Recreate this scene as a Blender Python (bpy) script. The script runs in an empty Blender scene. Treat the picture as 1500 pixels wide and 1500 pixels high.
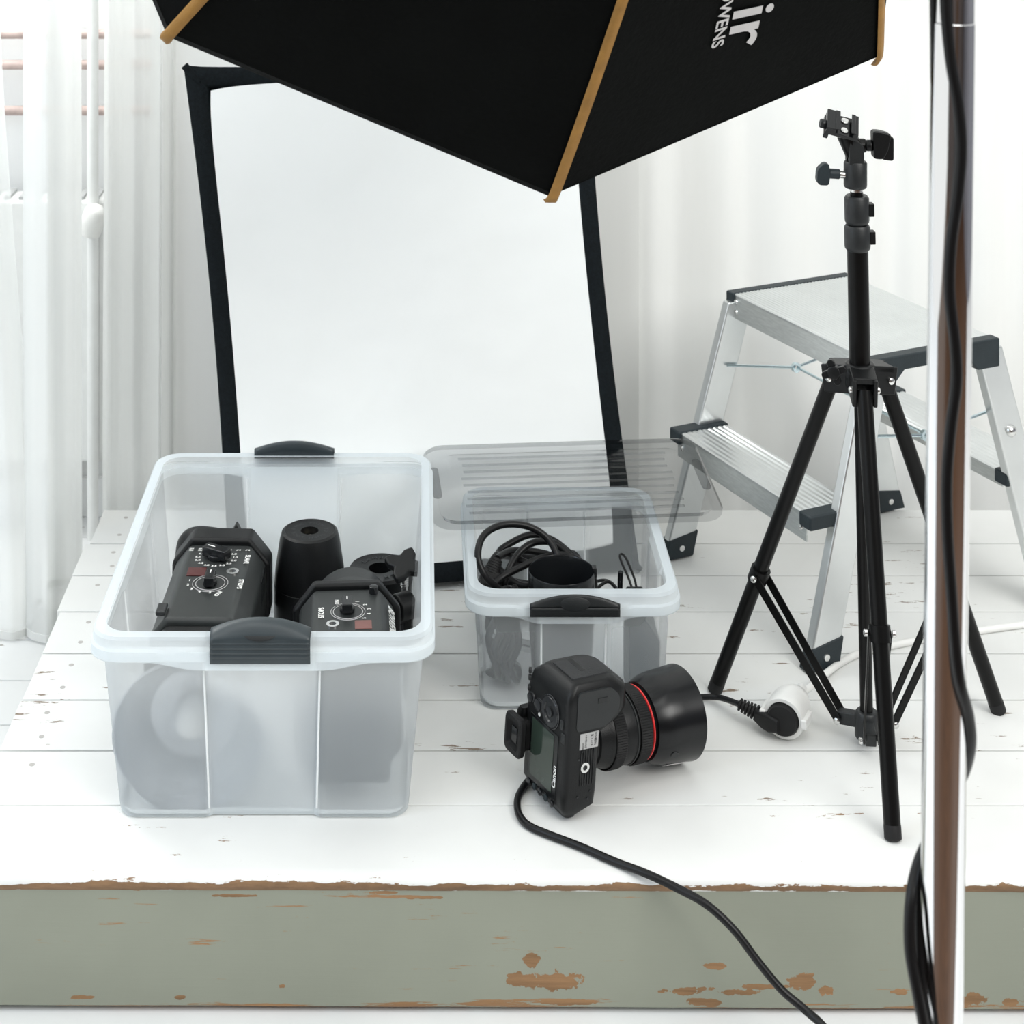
import bpy, bmesh, math, random
from mathutils import Vector, Matrix
from mathutils.bvhtree import BVHTree
R = math.radians
random.seed(7)
S = bpy.context.scene
C = S.collection

# ------------------------------------------------------------------ camera, world, lights
F = 2550.0            # focal length in pixels of the 1500 px frame
VX, VY = 620.0, -360.0  # where the level optical axis meets the (shifted) film
CH = 1.22             # height of the lens above the platform top
cd = bpy.data.cameras.new('camera')
cd.sensor_width = 36.0
cd.lens = 36.0 * F / 1500.0
cd.shift_x = (750 - VX) / 1500.0
cd.shift_y = (VY - 750) / 1500.0
cd.clip_start = 0.05
cd.dof.use_dof = True
cd.dof.focus_distance = 2.12
cd.dof.aperture_fstop = 11.0
cam = bpy.data.objects.new('view_camera', cd); C.objects.link(cam)
cam.location = (0, 0, CH); cam.rotation_euler = (R(90), 0, 0)
S.camera = cam

W = bpy.data.worlds.new('world'); S.world = W; W.use_nodes = True
W.node_tree.nodes['Background'].inputs[0].default_value = (0.98, 1.0, 0.98, 1)
W.node_tree.nodes['Background'].inputs[1].default_value = 1.08

def area(name, loc, target, size, power, col=(1, 1, 1)):
    l = bpy.data.lights.new(name, 'AREA'); l.shape = 'RECTANGLE'
    l.size, l.size_y = size; l.energy = power; l.color = col
    o = bpy.data.objects.new(name, l); C.objects.link(o); o.location = loc
    o.rotation_euler = (Vector(target) - Vector(loc)).to_track_quat('-Z', 'Y').to_euler()
    return o
area('window_light', (2.3, -0.3, 2.5), (0.2, 2.2, 0.0), (1.8, 1.5), 80, (1.0, 0.99, 0.96))
area('ceiling_light', (0.0, 1.2, 3.2), (0.0, 2.2, 0.0), (2.6, 1.8), 44, (1.0, 1.0, 0.975))
area('side_window_light', (-2.6, 0.6, 1.9), (0.2, 2.1, 0.1), (1.0, 1.3), 24, (0.62, 0.78, 1.0))
area('back_window_light', (-0.9, 3.10, 1.45), (-0.5, 2.5, 0.2), (1.2, 0.9), 31, (1.0, 1.0, 0.98))
area('curtain_fill_light', (0.75, 3.12, 0.50), (0.75, 2.0, 0.45), (2.0, 1.0), 3.3, (1.0, 1.0, 0.98))  # fill lamp added behind the right curtain to brighten its lower part
S.view_settings.view_transform = 'Standard'
S.view_settings.look = 'None'
S.view_settings.exposure = -0.05
S.view_settings.gamma = 1.0
S.view_settings.use_curve_mapping = False

# ------------------------------------------------------------------ helpers
def at(px, py, d):
    """pixel of the photograph at depth d -> world point"""
    return Vector(((px - VX) * d / F, d, CH - (py - VY) * d / F))
def onz(px, py, z=0.0):
    return at(px, py, F * (CH - z) / (py - VY))

class MB:
    """collects shapes into one mesh"""
    def __init__(self): self.bm = bmesh.new()
    def _add(self, vs, fs, M=None):
        bv = [self.bm.verts.new((M @ Vector(v)) if M is not None else Vector(v)) for v in vs]
        for f in fs:
            try: self.bm.faces.new([bv[i] for i in f])
            except ValueError: pass
        return bv
    def box(self, c, s, M=None):
        x, y, z = s[0]/2, s[1]/2, s[2]/2
        v = [(c[0]+i*x, c[1]+j*y, c[2]+k*z) for i in (-1, 1) for j in (-1, 1) for k in (-1, 1)]
        self._add(v, [(0,1,3,2), (4,6,7,5), (0,4,5,1), (2,3,7,6), (0,2,6,4), (1,5,7,3)], M); return self
    def prism(self, poly, y0, y1, M=None):
        """polygon in (x, z) swept along y"""
        n = len(poly)
        v = [(p[0], y0, p[1]) for p in poly] + [(p[0], y1, p[1]) for p in poly]
        f = [tuple(range(n)), tuple(range(2*n-1, n-1, -1))] + [(i, i+n, (i+1) % n + n, (i+1) % n) for i in range(n)]
        self._add(v, f, M); return self
    def rings(self, rs, cap0=True, cap1=True, M=None, closed=True):
        n = len(rs[0]); v = [p for r in rs for p in r]; f = []
        for a in range(len(rs)-1):
            for i in range(n if closed else n-1):
                j = (i+1) % n
                f.append((a*n+i, a*n+j, (a+1)*n+j, (a+1)*n+i))
        if cap0: f.append(tuple(range(n-1, -1, -1)))
        if cap1: f.append(tuple(range((len(rs)-1)*n, len(rs)*n)))
        self._add(v, f, M); return self
    def lathe(self, prof, M=None, seg=40, cap0=True, cap1=True):
        """profile [(radius, z)] about local z"""
        self.rings([[(r*math.cos(2*math.pi*i/seg), r*math.sin(2*math.pi*i/seg), z) for i in range(seg)] for r, z in prof], cap0, cap1, M); return self
    def cyl(self, a, b, r0, r1=None, seg=24):
        a, b = Vector(a), Vector(b); r1 = r0 if r1 is None else r1
        self.lathe([(r0, 0), (r1, (b-a).length)], frame(a, b-a), seg); return self
    def bar(self, a, b, w, t, up=(0, 0, 1)):
        """flat bar from a to b: width w along 'up x dir', thickness t"""
        a, b = Vector(a), Vector(b); d = (b-a); L = d.length; d.normalize()
        s = d.cross(Vector(up)); s.normalize(); u = s.cross(d)
        M = Matrix((s, d, u)).transposed().to_4x4(); M.translation = a
        self.box((0, L/2, 0), (w, L, t), M); return self
    def tube(self, pts, r, seg=10, smooth=True, n=8):
        P = [Vector(p) for p in pts]
        if smooth: P = spline(P, n)
        rs = []; up = None
        for i, p in enumerate(P):
            t = (P[min(i+1, len(P)-1)] - P[max(i-1, 0)]).normalized()
            if up is None:
                up = Vector((0, 0, 1)) if abs(t.z) < .9 else Vector((1, 0, 0))
            s = t.cross(up)
            if s.length < 1e-6: s = t.cross(Vector((1, 0, 0)))
            s.normalize(); up = s.cross(t).normalized()
            rr = r(i/(len(P)-1)) if callable(r) else r
            rs.append([p + (s*math.cos(2*math.pi*k/seg) + up*math.sin(2*math.pi*k/seg))*rr for k in range(seg)])
        self.rings(rs); return self
    def mesh(self, me, M=None):
        vs = [v.co.copy() for v in me.vertices]
        self._add(vs, [tuple(p.vertices) for p in me.polygons], M); return self
    def build(self, name, m, parent=None, bevel=0, sharp=38, seg=2, solid=0, loc=None, flat=False):
        bmesh.ops.recalc_face_normals(self.bm, faces=self.bm.faces)
        me = bpy.data.meshes.new(name); self.bm.to_mesh(me); self.bm.free()
        if not flat:
            me.shade_smooth(); me.set_sharp_from_angle(angle=R(sharp))
        o = bpy.data.objects.new(name, me); C.objects.link(o); me.materials.append(m)
        if parent is not None: o.parent = parent
        if solid:
            s = o.modifiers.new('solid', 'SOLIDIFY'); s.thickness = solid; s.offset = 0
        if bevel:
            b = o.modifiers.new('bevel', 'BEVEL'); b.width = bevel; b.segments = seg; b.limit_method = 'ANGLE'; b.angle_limit = R(35); b.harden_normals = True
        return o

def frame(o, z, x=None):
    """matrix with local z along z and origin o"""
    z = Vector(z).normalized()
    if x is None: x = Vector((1, 0, 0)) if abs(z.x) < .9 else Vector((0, 1, 0))
    x = Vector(x); y = z.cross(x).normalized(); x = y.cross(z).normalized()
    M = Matrix((x, y, z)).transposed().to_4x4(); M.translation = Vector(o); return M
def spline(P, n=8):
    out = []
    for i in range(len(P)-1):
        a, b, c, d = P[max(i-1, 0)], P[i], P[i+1], P[min(i+2, len(P)-1)]
        for k in range(n):
            t = k/n
            out.append(.5*((2*b) + (c-a)*t + (2*a-5*b+4*c-d)*t*t + (3*b-a-3*c+d)*t**3))
    out.append(P[-1].copy()); return out
def empty(name, loc=(0, 0, 0), rz=0.0):
    o = bpy.data.objects.new(name, None); C.objects.link(o); o.location = loc; o.rotation_euler = (0, 0, rz); o.empty_display_size = .05
    return o
def tag(o, label, cat, group=None, kind=None):
    o['label'] = label; o['category'] = cat
    if group: o['group'] = group
    if kind: o['kind'] = kind
    return o
def struct(o): o['kind'] = 'structure'; return o
def text_mesh(s, size, extrude=0.0, shear=0.0, align='CENTER', bold=0.0):
    cu = bpy.data.curves.new('lettering', 'FONT'); cu.body = s; cu.size = size; cu.extrude = extrude; cu.shear = shear
    cu.align_x = align; cu.align_y = 'CENTER'; cu.offset = bold; cu.resolution_u = 3
    ob = bpy.data.objects.new('lettering', cu); C.objects.link(ob)
    bpy.context.view_layer.update()
    me = bpy.data.meshes.new_from_object(ob.evaluated_get(bpy.context.evaluated_depsgraph_get()))
    bpy.data.objects.remove(ob); bpy.data.curves.remove(cu)
    return me
def smooth01(a, b, x):
    t = min(1, max(0, (x-a)/(b-a))); return t*t*(3-2*t)
def hide_gone(x): return x

# ------------------------------------------------------------------ materials
def new_mat(name):
    m = bpy.data.materials.new(name); m.use_nodes = True
    nt = m.node_tree; bs = nt.nodes['Principled BSDF']
    return m, nt, bs
def N(nt, kind, **kw):
    n = nt.nodes.new(kind)
    for k, v in kw.items(): setattr(n, k, v)
    return n
def mat(name, col, rough=.5, metal=0.0, var=.12, scale=40, bump=0.0, bscale=300, spec=.5, coat=0.0, aniso=None):
    m, nt, bs = new_mat(name)
    tc = N(nt, 'ShaderNodeTexCoord'); nz = N(nt, 'ShaderNodeTexNoise'); nz.inputs['Scale'].default_value = scale; nz.inputs['Detail'].default_value = 4
    mp = N(nt, 'ShaderNodeMapping')
    if aniso: mp.inputs['Scale'].default_value = aniso
    nt.links.new(tc.outputs['Object'], mp.inputs['Vector']); nt.links.new(mp.outputs[0], nz.inputs['Vector'])
    rp = N(nt, 'ShaderNodeValToRGB')
    rp.color_ramp.elements[0].position = .3; rp.color_ramp.elements[1].position = .7
    rp.color_ramp.elements[0].color = tuple(c*(1-var) for c in col) + (1,)
    rp.color_ramp.elements[1].color = tuple(min(1, c*(1+var*.6)) for c in col) + (1,)
    nt.links.new(nz.outputs[0], rp.inputs[0]); nt.links.new(rp.outputs[0], bs.inputs['Base Color'])
    bs.inputs['Roughness'].default_value = rough; bs.inputs['Metallic'].default_value = metal
    bs.inputs['Specular IOR Level'].default_value = spec; bs.inputs['Coat Weight'].default_value = coat
    if bump:
        n2 = N(nt, 'ShaderNodeTexNoise'); n2.inputs['Scale'].default_value = bscale; n2.inputs['Detail'].default_value = 2
        nt.links.new(tc.outputs['Object'], n2.inputs['Vector'])
        bp = N(nt, 'ShaderNodeBump'); bp.inputs['Strength'].default_value = bump; bp.inputs['Distance'].default_value = .002
        nt.links.new(n2.outputs[0], bp.inputs['Height']); nt.links.new(bp.outputs[0], bs.inputs['Normal'])
    return m
M_ = {}
M_['black_plastic'] = mat('black plastic', (.0055, .006, .0065), .38, bump=.12, bscale=900, spec=.28)
M_['black_gloss'] = mat('black gloss', (.007, .008, .009), .2, spec=.4)
M_['black_metal'] = mat('black powder coat', (.004, .004, .004), .3, bump=.06, bscale=700, spec=.18)
M_['dark_grey'] = mat('dark grey plastic', (.016, .018, .019), .42, bump=.1, bscale=900, spec=.4)
M_['slate'] = mat('slate plastic', (.02, .029, .034), .5, bump=.15, bscale=500, spec=.35)
M_['grey_body'] = mat('flash body enamel', (.022, .025, .025), .4, bump=.05, bscale=1200, spec=.4)
M_['rubber'] = mat('black rubber', (.009, .009, .0095), .55, bump=.25, bscale=1500, spec=.3)
M_['leatherette'] = mat('pebbled grip rubber', (.010, .011, .013), .45, bump=.9, bscale=1100)
M_['cord'] = mat('cord sheath', (.005, .005, .0055), .38, spec=.3)
M_['steel'] = mat('bright steel', (.78, .78, .77), .22, 1.0)
M_['zinc'] = mat('zinc wire', (.62, .74, .78), .25, 1.0)
M_['chrome'] = mat('chrome', (.82, .82, .83), .05, 1.0, var=.05, scale=8, aniso=(1, 1, .1))
M_['brushed'] = mat('brushed aluminium', (.70, .72, .71), .38, 1.0, var=.10, scale=30, aniso=(2, 14, 14))
M_['alu_sheet'] = mat('satin aluminium sheet', (.74, .76, .76), .3, .9, var=.06, scale=14)
M_['silver'] = mat('silver reflector', (.42, .44, .47), .35, 1.0)
M_['white_ink'] = mat('white ink', (.82, .82, .8), .6, var=.05)
M_['grey_ink'] = mat('grey ink', (.55, .54, .54), .6, var=.05)
M_['red_win'] = mat('dark red window', (.075, .012, .012), .2)
M_['brown_win'] = mat('faded red window', (.16, .06, .05), .3)
M_['red_ring'] = mat('red ring', (.65, .03, .03), .35)
M_['white_plastic'] = mat('white plastic', (.80, .80, .78), .35, var=.05)
M_['white_enamel'] = mat('white enamel', (.80, .81, .80), .4, var=.03)
M_['copper'] = mat('old copper paint', (.52, .41, .38), .5, var=.2)
M_['lcd'] = mat('lcd glass', (.03, .045, .035), .08, var=.15, scale=9)
M_['dark_glass'] = mat('dark glass', (.006, .006, .008), .04)
M_['ochre'] = mat('ochre binding', (.33, .165, .028), .6, var=.2, scale=60, bump=.3, bscale=800)
M_['octa_cloth'] = mat('black nylon', (.0035, .004, .0038), .7, var=.25, scale=9, bump=.35, bscale=160, spec=.045)
M_['felt'] = mat('black felt edge', (.006, .009, .011), .9, var=.35, scale=220, bump=.5, bscale=500, spec=.2)
M_['parquet'] = mat('brown parquet', (.075, .034, .015), .5, var=.35, scale=5, aniso=(1, 8, 1))
M_['wall'] = mat('white wall paint', (.82, .83, .83), .7, var=.03, scale=6)
M_['label_paper'] = mat('grey label', (.42, .42, .42), .5)

M_['wheel'] = mat('semi gloss dial plastic', (.014, .015, .017), .24, spec=.6)
M_['nail'] = mat('painted nail', (.45, .43, .41), .5)
def diffuser_mat():
    m, nt, bs = new_mat('white diffuser cloth')
    tc = N(nt, 'ShaderNodeTexCoord'); nz = N(nt, 'ShaderNodeTexNoise'); nz.inputs['Scale'].default_value = 7; nz.inputs['Detail'].default_value = 3
    nt.links.new(tc.outputs['Object'], nz.inputs['Vector'])
    bp = N(nt, 'ShaderNodeBump'); bp.inputs['Strength'].default_value = .25; bp.inputs['Distance'].default_value = .02
    nt.links.new(nz.outputs[0], bp.inputs['Height']); nt.links.new(bp.outputs[0], bs.inputs['Normal'])
    bs.inputs['Base Color'].default_value = (.93, .945, .935, 1); bs.inputs['Roughness'].default_value = .75
    return m
M_['diffuser'] = diffuser_mat()

def cloth_mat(name, col, trans, through):
    """curtain cloth: diffuse + light that passes through the weave + open weave"""
    m, nt, bs = new_mat(name); nt.nodes.remove(bs); out = nt.nodes['Material Output']
    tc = N(nt, 'ShaderNodeTexCoord'); mp = N(nt, 'ShaderNodeMapping'); mp.inputs['Scale'].default_value = (60, 60, 3)
    nz = N(nt, 'ShaderNodeTexNoise'); nz.inputs['Scale'].default_value = 1.0; nz.inputs['Detail'].default_value = 3
    nt.links.new(tc.outputs['Object'], mp.inputs[0]); nt.links.new(mp.outputs[0], nz.inputs['Vector'])
    rp = N(nt, 'ShaderNodeValToRGB'); rp.color_ramp.elements[0].color = tuple(c*.96 for c in col)+(1,); rp.color_ramp.elements[1].color = tuple(col)+(1,)
    nt.links.new(nz.outputs[0], rp.inputs[0])
    df = N(nt, 'ShaderNodeBsdfDiffuse'); tl = N(nt, 'ShaderNodeBsdfTranslucent'); tp = N(nt, 'ShaderNodeBsdfTransparent')
    nt.links.new(rp.outputs[0], df.inputs[0]); nt.links.new(rp.outputs[0], tl.inputs[0])
    m1 = N(nt, 'ShaderNodeMixShader'); m1.inputs[0].default_value = trans
    nt.links.new(df.outputs[0], m1.inputs[1]); nt.links.new(tl.outputs[0], m1.inputs[2])
    m2 = N(nt, 'ShaderNodeMixShader'); m2.inputs[0].default_value = through
    nt.links.new(m1.outputs[0], m2.inputs[1]); nt.links.new(tp.outputs[0], m2.inputs[2])
    nt.links.new(m2.outputs[0], out.inputs[0]); return m
M_['sheer'] = cloth_mat('sheer voile', (.97, .98, .97), .38, .27)
M_['curtain'] = cloth_mat('white curtain', (.90, .905, .89), .26, .03)

def frosted_mat(name, rough, rough_mid, half, milk, milk_edge, rimz, ior=1.07):
    """outer skin of frosted polypropylene: blurs what lies behind it, a little milky; the middle panels are more matt than the corners"""
    m, nt, bs = new_mat(name); nt.nodes.remove(bs); out = nt.nodes['Material Output']
    L = nt.links.new
    tc = N(nt, 'ShaderNodeTexCoord'); sx = N(nt, 'ShaderNodeSeparateXYZ'); L(tc.outputs['Object'], sx.inputs[0])
    ab = N(nt, 'ShaderNodeMath', operation='ABSOLUTE'); L(sx.outputs[0], ab.inputs[0])
    def step(src, c, w, lo, hi):
        n = N(nt, 'ShaderNodeMapRange'); n.inputs[1].default_value = c-w; n.inputs[2].default_value = c+w; n.inputs[3].default_value = lo; n.inputs[4].default_value = hi
        L(src, n.inputs[0]); return n.outputs[0]
    rf = N(nt, 'ShaderNodeBsdfRefraction'); rf.inputs['Color'].default_value = (.985, .99, .995, 1); rf.inputs['IOR'].default_value = ior
    L(step(ab.outputs[0], half, .003, rough_mid, rough), rf.inputs['Roughness'])
    df = N(nt, 'ShaderNodeBsdfDiffuse'); df.inputs[0].default_value = (.84, .92, .98, 1)
    tl = N(nt, 'ShaderNodeBsdfTranslucent'); tl.inputs[0].default_value = (.97, .97, .95, 1)
    m2 = N(nt, 'ShaderNodeMixShader'); m2.inputs[0].default_value = .54
    L(df.outputs[0], m2.inputs[1]); L(tl.outputs[0], m2.inputs[2])
    m3 = N(nt, 'ShaderNodeMixShader')
    mm = N(nt, 'ShaderNodeMath', operation='MAXIMUM'); L(step(ab.outputs[0], half, .003, milk, milk_edge), mm.inputs[0]); L(step(sx.outputs[2], rimz-.027, .002, 0, .8), mm.inputs[1]); L(mm.outputs[0], m3.inputs[0])
    tp = N(nt, 'ShaderNodeBsdfTransparent'); tp.inputs[0].default_value = (.985, .99, .995, 1)
    m1 = N(nt, 'ShaderNodeMixShader'); m1.inputs[0].default_value = .68
    L(rf.outputs[0], m1.inputs[1]); L(tp.outputs[0], m1.inputs[2])
    L(m1.outputs[0], m3.inputs[1]); L(m2.outputs[0], m3.inputs[2])
    gl = N(nt, 'ShaderNodeBsdfGlossy'); gl.inputs['Roughness'].default_value = .18
    fr = N(nt, 'ShaderNodeLayerWeight'); fr.inputs[0].default_value = .1
    m4 = N(nt, 'ShaderNodeMixShader')
    fm = N(nt, 'ShaderNodeMath', operation='MULTIPLY'); fm.inputs[1].default_value = .35; L(fr.outputs['Fresnel'], fm.inputs[0])
    L(fm.outputs[0], m4.inputs[0]); L(m3.outputs[0], m4.inputs[1]); L(gl.outputs[0], m4.inputs[2])
    L(m4.outputs[0], out.inputs[0]); return m
def inner_mat(name):
    m, nt, bs = new_mat(name); nt.nodes.remove(bs); out = nt.nodes['Material Output']
    rf = N(nt, 'ShaderNodeBsdfTransparent'); rf.inputs['Color'].default_value = (.99, .99, .99, 1)
    df = N(nt, 'ShaderNodeBsdfDiffuse'); df.inputs[0].default_value = (.93, .95, .95, 1)
    mx = N(nt, 'ShaderNodeMixShader'); mx.inputs[0].default_value = .07
    nt.links.new(rf.outputs[0], mx.inputs[1]); nt.links.new(df.outputs[0], mx.inputs[2]); nt.links.new(mx.outputs[0], out.inputs[0]); return m
M_['frost'] = frosted_mat('frosted polypropylene', .22, .30, .063, .84, .50, .222)
M_['frost_clear'] = frosted_mat('clearer polypropylene', .10, .26, .046, .44, .26, .160)
M_['frost_inner'] = inner_mat('polypropylene inner face')
M_['frost_floor'] = mat('milky polypropylene base', (.84, .87, .88), .35, var=.03)
def smoke_mat(add=0.0):
    m, nt, bs = new_mat('smoky clear plastic'); nt.nodes.remove(bs); out = nt.nodes['Material Output']
    tp = N(nt, 'ShaderNodeBsdfTransparent')
    tc = N(nt, 'ShaderNodeTexCoord'); nz = N(nt, 'ShaderNodeTexNoise'); nz.inputs['Scale'].default_value = 6
    nt.links.new(tc.outputs['Object'], nz.inputs['Vector'])
    rp = N(nt, 'ShaderNodeValToRGB'); rp.color_ramp.elements[0].color = (.70+add, .705+add, .71+add, 1); rp.color_ramp.elements[1].color = (.76+add, .765+add, .77+add, 1)
    nt.links.new(nz.outputs[0], rp.inputs[0]); nt.links.new(rp.outputs[0], tp.inputs[0])
    gl = N(nt, 'ShaderNodeBsdfGlossy'); gl.inputs['Roughness'].default_value = .08; gl.inputs[0].default_value = (.9, .9, .9, 1)
    fr = N(nt, 'ShaderNodeLayerWeight'); fr.inputs[0].default_value = .1
    mx = N(nt, 'ShaderNodeMixShader')
    nt.links.new(fr.outputs['Fresnel'], mx.inputs[0]); nt.links.new(tp.outputs[0], mx.inputs[1]); nt.links.new(gl.outputs[0], mx.inputs[2])
    nt.links.new(mx.outputs[0], out.inputs[0]); return m
M_['smoke'] = smoke_mat(); M_['smoke_rib'] = smoke_mat(.13)

def paint_mat(name, paint, wood, chips=(), amount=.56, stretch=(3, 3, 40), edge=None, bumpy=.15):
    """old painted wood: chips and scratches show the timber. chips = [(x, z, rx, rz)] in object space"""
    m, nt, bs = new_mat(name)
    L = nt.links.new
    tc = N(nt, 'ShaderNodeTexCoord')
    mp = N(nt, 'ShaderNodeMapping'); mp.inputs['Scale'].default_value = stretch; L(tc.outputs['Object'], mp.inputs[0])
    n1 = N(nt, 'ShaderNodeTexNoise'); n1.inputs['Scale'].default_value = 2.2; n1.inputs['Detail'].default_value = 9; n1.inputs['Roughness'].default_value = .72; L(mp.outputs[0], n1.inputs['Vector'])
    n0 = N(nt, 'ShaderNodeTexNoise'); n0.inputs['Scale'].default_value = 5; n0.inputs['Detail'].default_value = 3; L(tc.outputs['Object'], n0.inputs['Vector'])
    def math_(op, a, b=None, clamp=False):
        n = N(nt, 'ShaderNodeMath', operation=op, use_clamp=clamp)
        for i, v in enumerate((a, b)):
            if v is None: continue
            if isinstance(v, (int, float)): n.inputs[i].default_value = v
            else: L(v, n.inputs[i])
        return n.outputs[0]
    field = math_('ADD', math_('MULTIPLY', n1.outputs[0], .75), math_('MULTIPLY', n0.outputs[0], .3))
    sx = N(nt, 'ShaderNodeSeparateXYZ'); L(tc.outputs['Object'], sx.inputs[0])
    if edge is not None:      # paint worn near z = edge[0], over edge[1]
        e = math_('SUBTRACT', 1.0, math_('DIVIDE', math_('ABSOLUTE', math_('SUBTRACT', sx.outputs[2], edge[0])), edge[1]), True)
        field = math_('ADD', field, math_('MULTIPLY', e, edge[2]))
    mask = math_('GREATER_THAN', field, amount)
    if chips:
        nb = N(nt, 'ShaderNodeTexNoise'); nb.inputs['Scale'].default_value = 70; nb.inputs['Detail'].default_value = 6; nb.inputs['Roughness'].default_value = .65; L(tc.outputs['Object'], nb.inputs['Vector'])
        wob = math_('MULTIPLY', math_('SUBTRACT', nb.outputs[0], .5), 5.5)
        for cx, cz, rx, rz in chips:
            dx = math_('DIVIDE', math_('SUBTRACT', sx.outputs[0], cx), rx); dz = math_('DIVIDE', math_('SUBTRACT', sx.outputs[2], cz), rz)
            rr = math_('ADD', math_('MULTIPLY', dx, dx), math_('MULTIPLY', dz, dz))
            mask = math_('MAXIMUM', mask, math_('LESS_THAN', math_('ADD', rr, wob), 1.0))
    # paint colour with faint grain
    rp = N(nt, 'ShaderNodeValToRGB'); rp.color_ramp.elements[0].position = .35; rp.color_ramp.elements[1].position = .65
    rp.color_ramp.elements[0].color = tuple(c*.94 for c in paint)+(1,); rp.color_ramp.elements[1].color = tuple(min(1, c*1.03) for c in paint)+(1,)
    L(n0.outputs[0], rp.inputs[0])
    wr = N(nt, 'ShaderNodeValToRGB'); wr.color_ramp.elements[0].position = .3; wr.color_ramp.elements[1].position = .7
    wr.color_ramp.elements[0].color = tuple(c*.45 for c in wood)+(1,); wr.color_ramp.elements[1].color = tuple(wood)+(1,)
    L(n1.outputs[0], wr.inputs[0])
    mx = N(nt, 'ShaderNodeMix', data_type='RGBA'); L(mask, mx.inputs[0]); L(rp.outputs[0], mx.inputs[6]); L(wr.outputs[0], mx.inputs[7])
    L(mx.outputs[2], bs.inputs['Base Color']); bs.inputs['Roughness'].default_value = .5; bs.inputs['Specular IOR Level'].default_value = .35
    hh = math_('ADD', math_('MULTIPLY', n1.outputs[0], .35), math_('MULTIPLY', mask, -.6))
    bp = N(nt, 'ShaderNodeBump'); bp.inputs['Strength'].default_value = bumpy; bp.inputs['Distance'].default_value = .004
    L(hh, bp.inputs['Height']); L(bp.outputs[0], bs.inputs['Normal'])
    return m

FLOOR = -0.150
DX = -0.518        # left edge of the platform
chips = []
for px, py, rx, rz in [(765, 1440, 26, 10), (812, 1442, 36, 15), (1000, 1457, 30, 5), (1030, 1453, 28, 4), (1080, 1458, 32, 5), (1048, 1420, 16, 5),
                       (1120, 1450, 38, 4), (1180, 1443, 20, 12), (1212, 1457, 14, 8), (1318, 1457, 14, 5), (1425, 1468, 22, 10), (1480, 1472, 16, 6), (780, 1413, 10, 10), (1035, 1473, 26, 6),
                       (195, 1306, 16, 5), (412, 1451, 6, 4), (830, 1473, 40, 4), (262, 1468, 8, 3), (120, 1468, 22, 3), (560, 1313, 24, 2.5), (620, 1320, 26, 2.5), (345, 1318, 30, 2)]:
    p = at(px, py, 1.888); chips.append((p.x, p.z, rx*1.888/F, rz*1.888/F))
M_['sage'] = paint_mat('chipped sage paint', (.262, .275, .222), (.34, .19, .09), chips, .628, (2.4, 2.4, 46), (-.146, .014, .16))
M_['white_wood'] = paint_mat('white painted boards', (.74, .745, .73), (.24, .18, .13), (), .635, (5, 26, 26))
M_['nose_wood'] = paint_mat('worn board edge', (.74, .745, .73), (.27, .16, .085), (), .65, (7, 26, 30), (-.0125, .008, .29))
M_['floor_wood'] = paint_mat('painted floor boards', (.76, .77, .77), (.22, .17, .13), (), .65, (4, 24, 24))

# ------------------------------------------------------------------ the setting
m = MB()
edges = [-1.2 + .118*i for i in range(42)]
for a, b in zip(edges, edges[1:]):
    if a < 0.9: continue
    m.box((.4, (a+b)/2, FLOOR-.015), (6.4, b-a-.0022, .03))
fl = struct(m.build('floor', M_['floor_wood'], bevel=.002))
m = MB(); m.box((.4, 1.5, FLOOR-.035), (6.4, 5.5, .01)); struct(m.build('subfloor', M_['parquet']))
m = MB()
for i in range(27):
    m.box((.4, edges[18]-.13*(i+.5)-.01, FLOOR-.015), (6.4, .128, .03))
struct(m.build('parquet_floor', M_['parquet'], bevel=.001))
m = MB(); m.box((.4, 3.19, 1.1), (6.4, .1, 2.5)); struct(m.build('wall_back', M_['wall']))
m = MB(); m.box((3.55, .3, 1.1), (.1, 6.0, 2.5)); struct(m.build('wall_right', mat('lavender grey wall paint', (.20, .20, .225), .7, var=.04, scale=5)))
m = MB(); m.box((.4, -2.65, 1.1), (6.4, .1, 2.5)); struct(m.build('wall_front', mat('dark brown grey wall paint', (.10, .08, .075), .7, var=.06, scale=5)))
m = MB(); m.box((.55, -2.585, .85), (.95, .03, 2.0))
for zz in (.4, 1.3): m.box((.55, -2.565, zz), (.6, .02, .7))
dr = struct(m.build('door_1', M_['parquet'], bevel=.006))
m = MB(); m.box((.4, 3.132, FLOOR+.035), (6.4, .016, .07)); struct(m.build('baseboard_back', M_['wall'], bevel=.003))

# platform -----------------------------------------------------------------
pf = tag(empty('platform', (0, 0, 0)), 'low wooden platform of white painted boards with a chipped sage green front', 'platform')
ys = [1.893, 2.020, 2.132, 2.246, 2.362, 2.477, 2.586, 2.691, 2.812]
m = MB()
rnd = random.Random(3)
for i, (a, b) in enumerate(zip(ys, ys[1:])):
    x0 = DX + rnd.uniform(-.004, .004)
    g = .0016
    if i == 0: continue
    m.box(((x0+1.9)/2, (a+b)/2, -.0125), (1.9-x0, b-a-2*g, .025))
m.build('deck_boards', M_['white_wood'], pf, bevel=.0009)
m = MB()        # front board with its worn nose
rs = []
for k in range(61):
    x = DX - .003 + (1.9-DX)*k/60
    y0 = 1.893 - .009*k/60
    j = rnd.uniform(-.0012, .0012)
    rs.append([(x, 2.0191, 0), (x, y0+.016, 0), (x, y0+.006+j, -.0015), (x, y0+.001+j, -.006), (x, y0+j*.6, -.012), (x, y0+.004, -.018), (x, 2.0191, -.025)])
m.rings(rs); m.build('front_deck_board', M_['nose_wood'], pf, sharp=50)
m = MB()
rs = []
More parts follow.
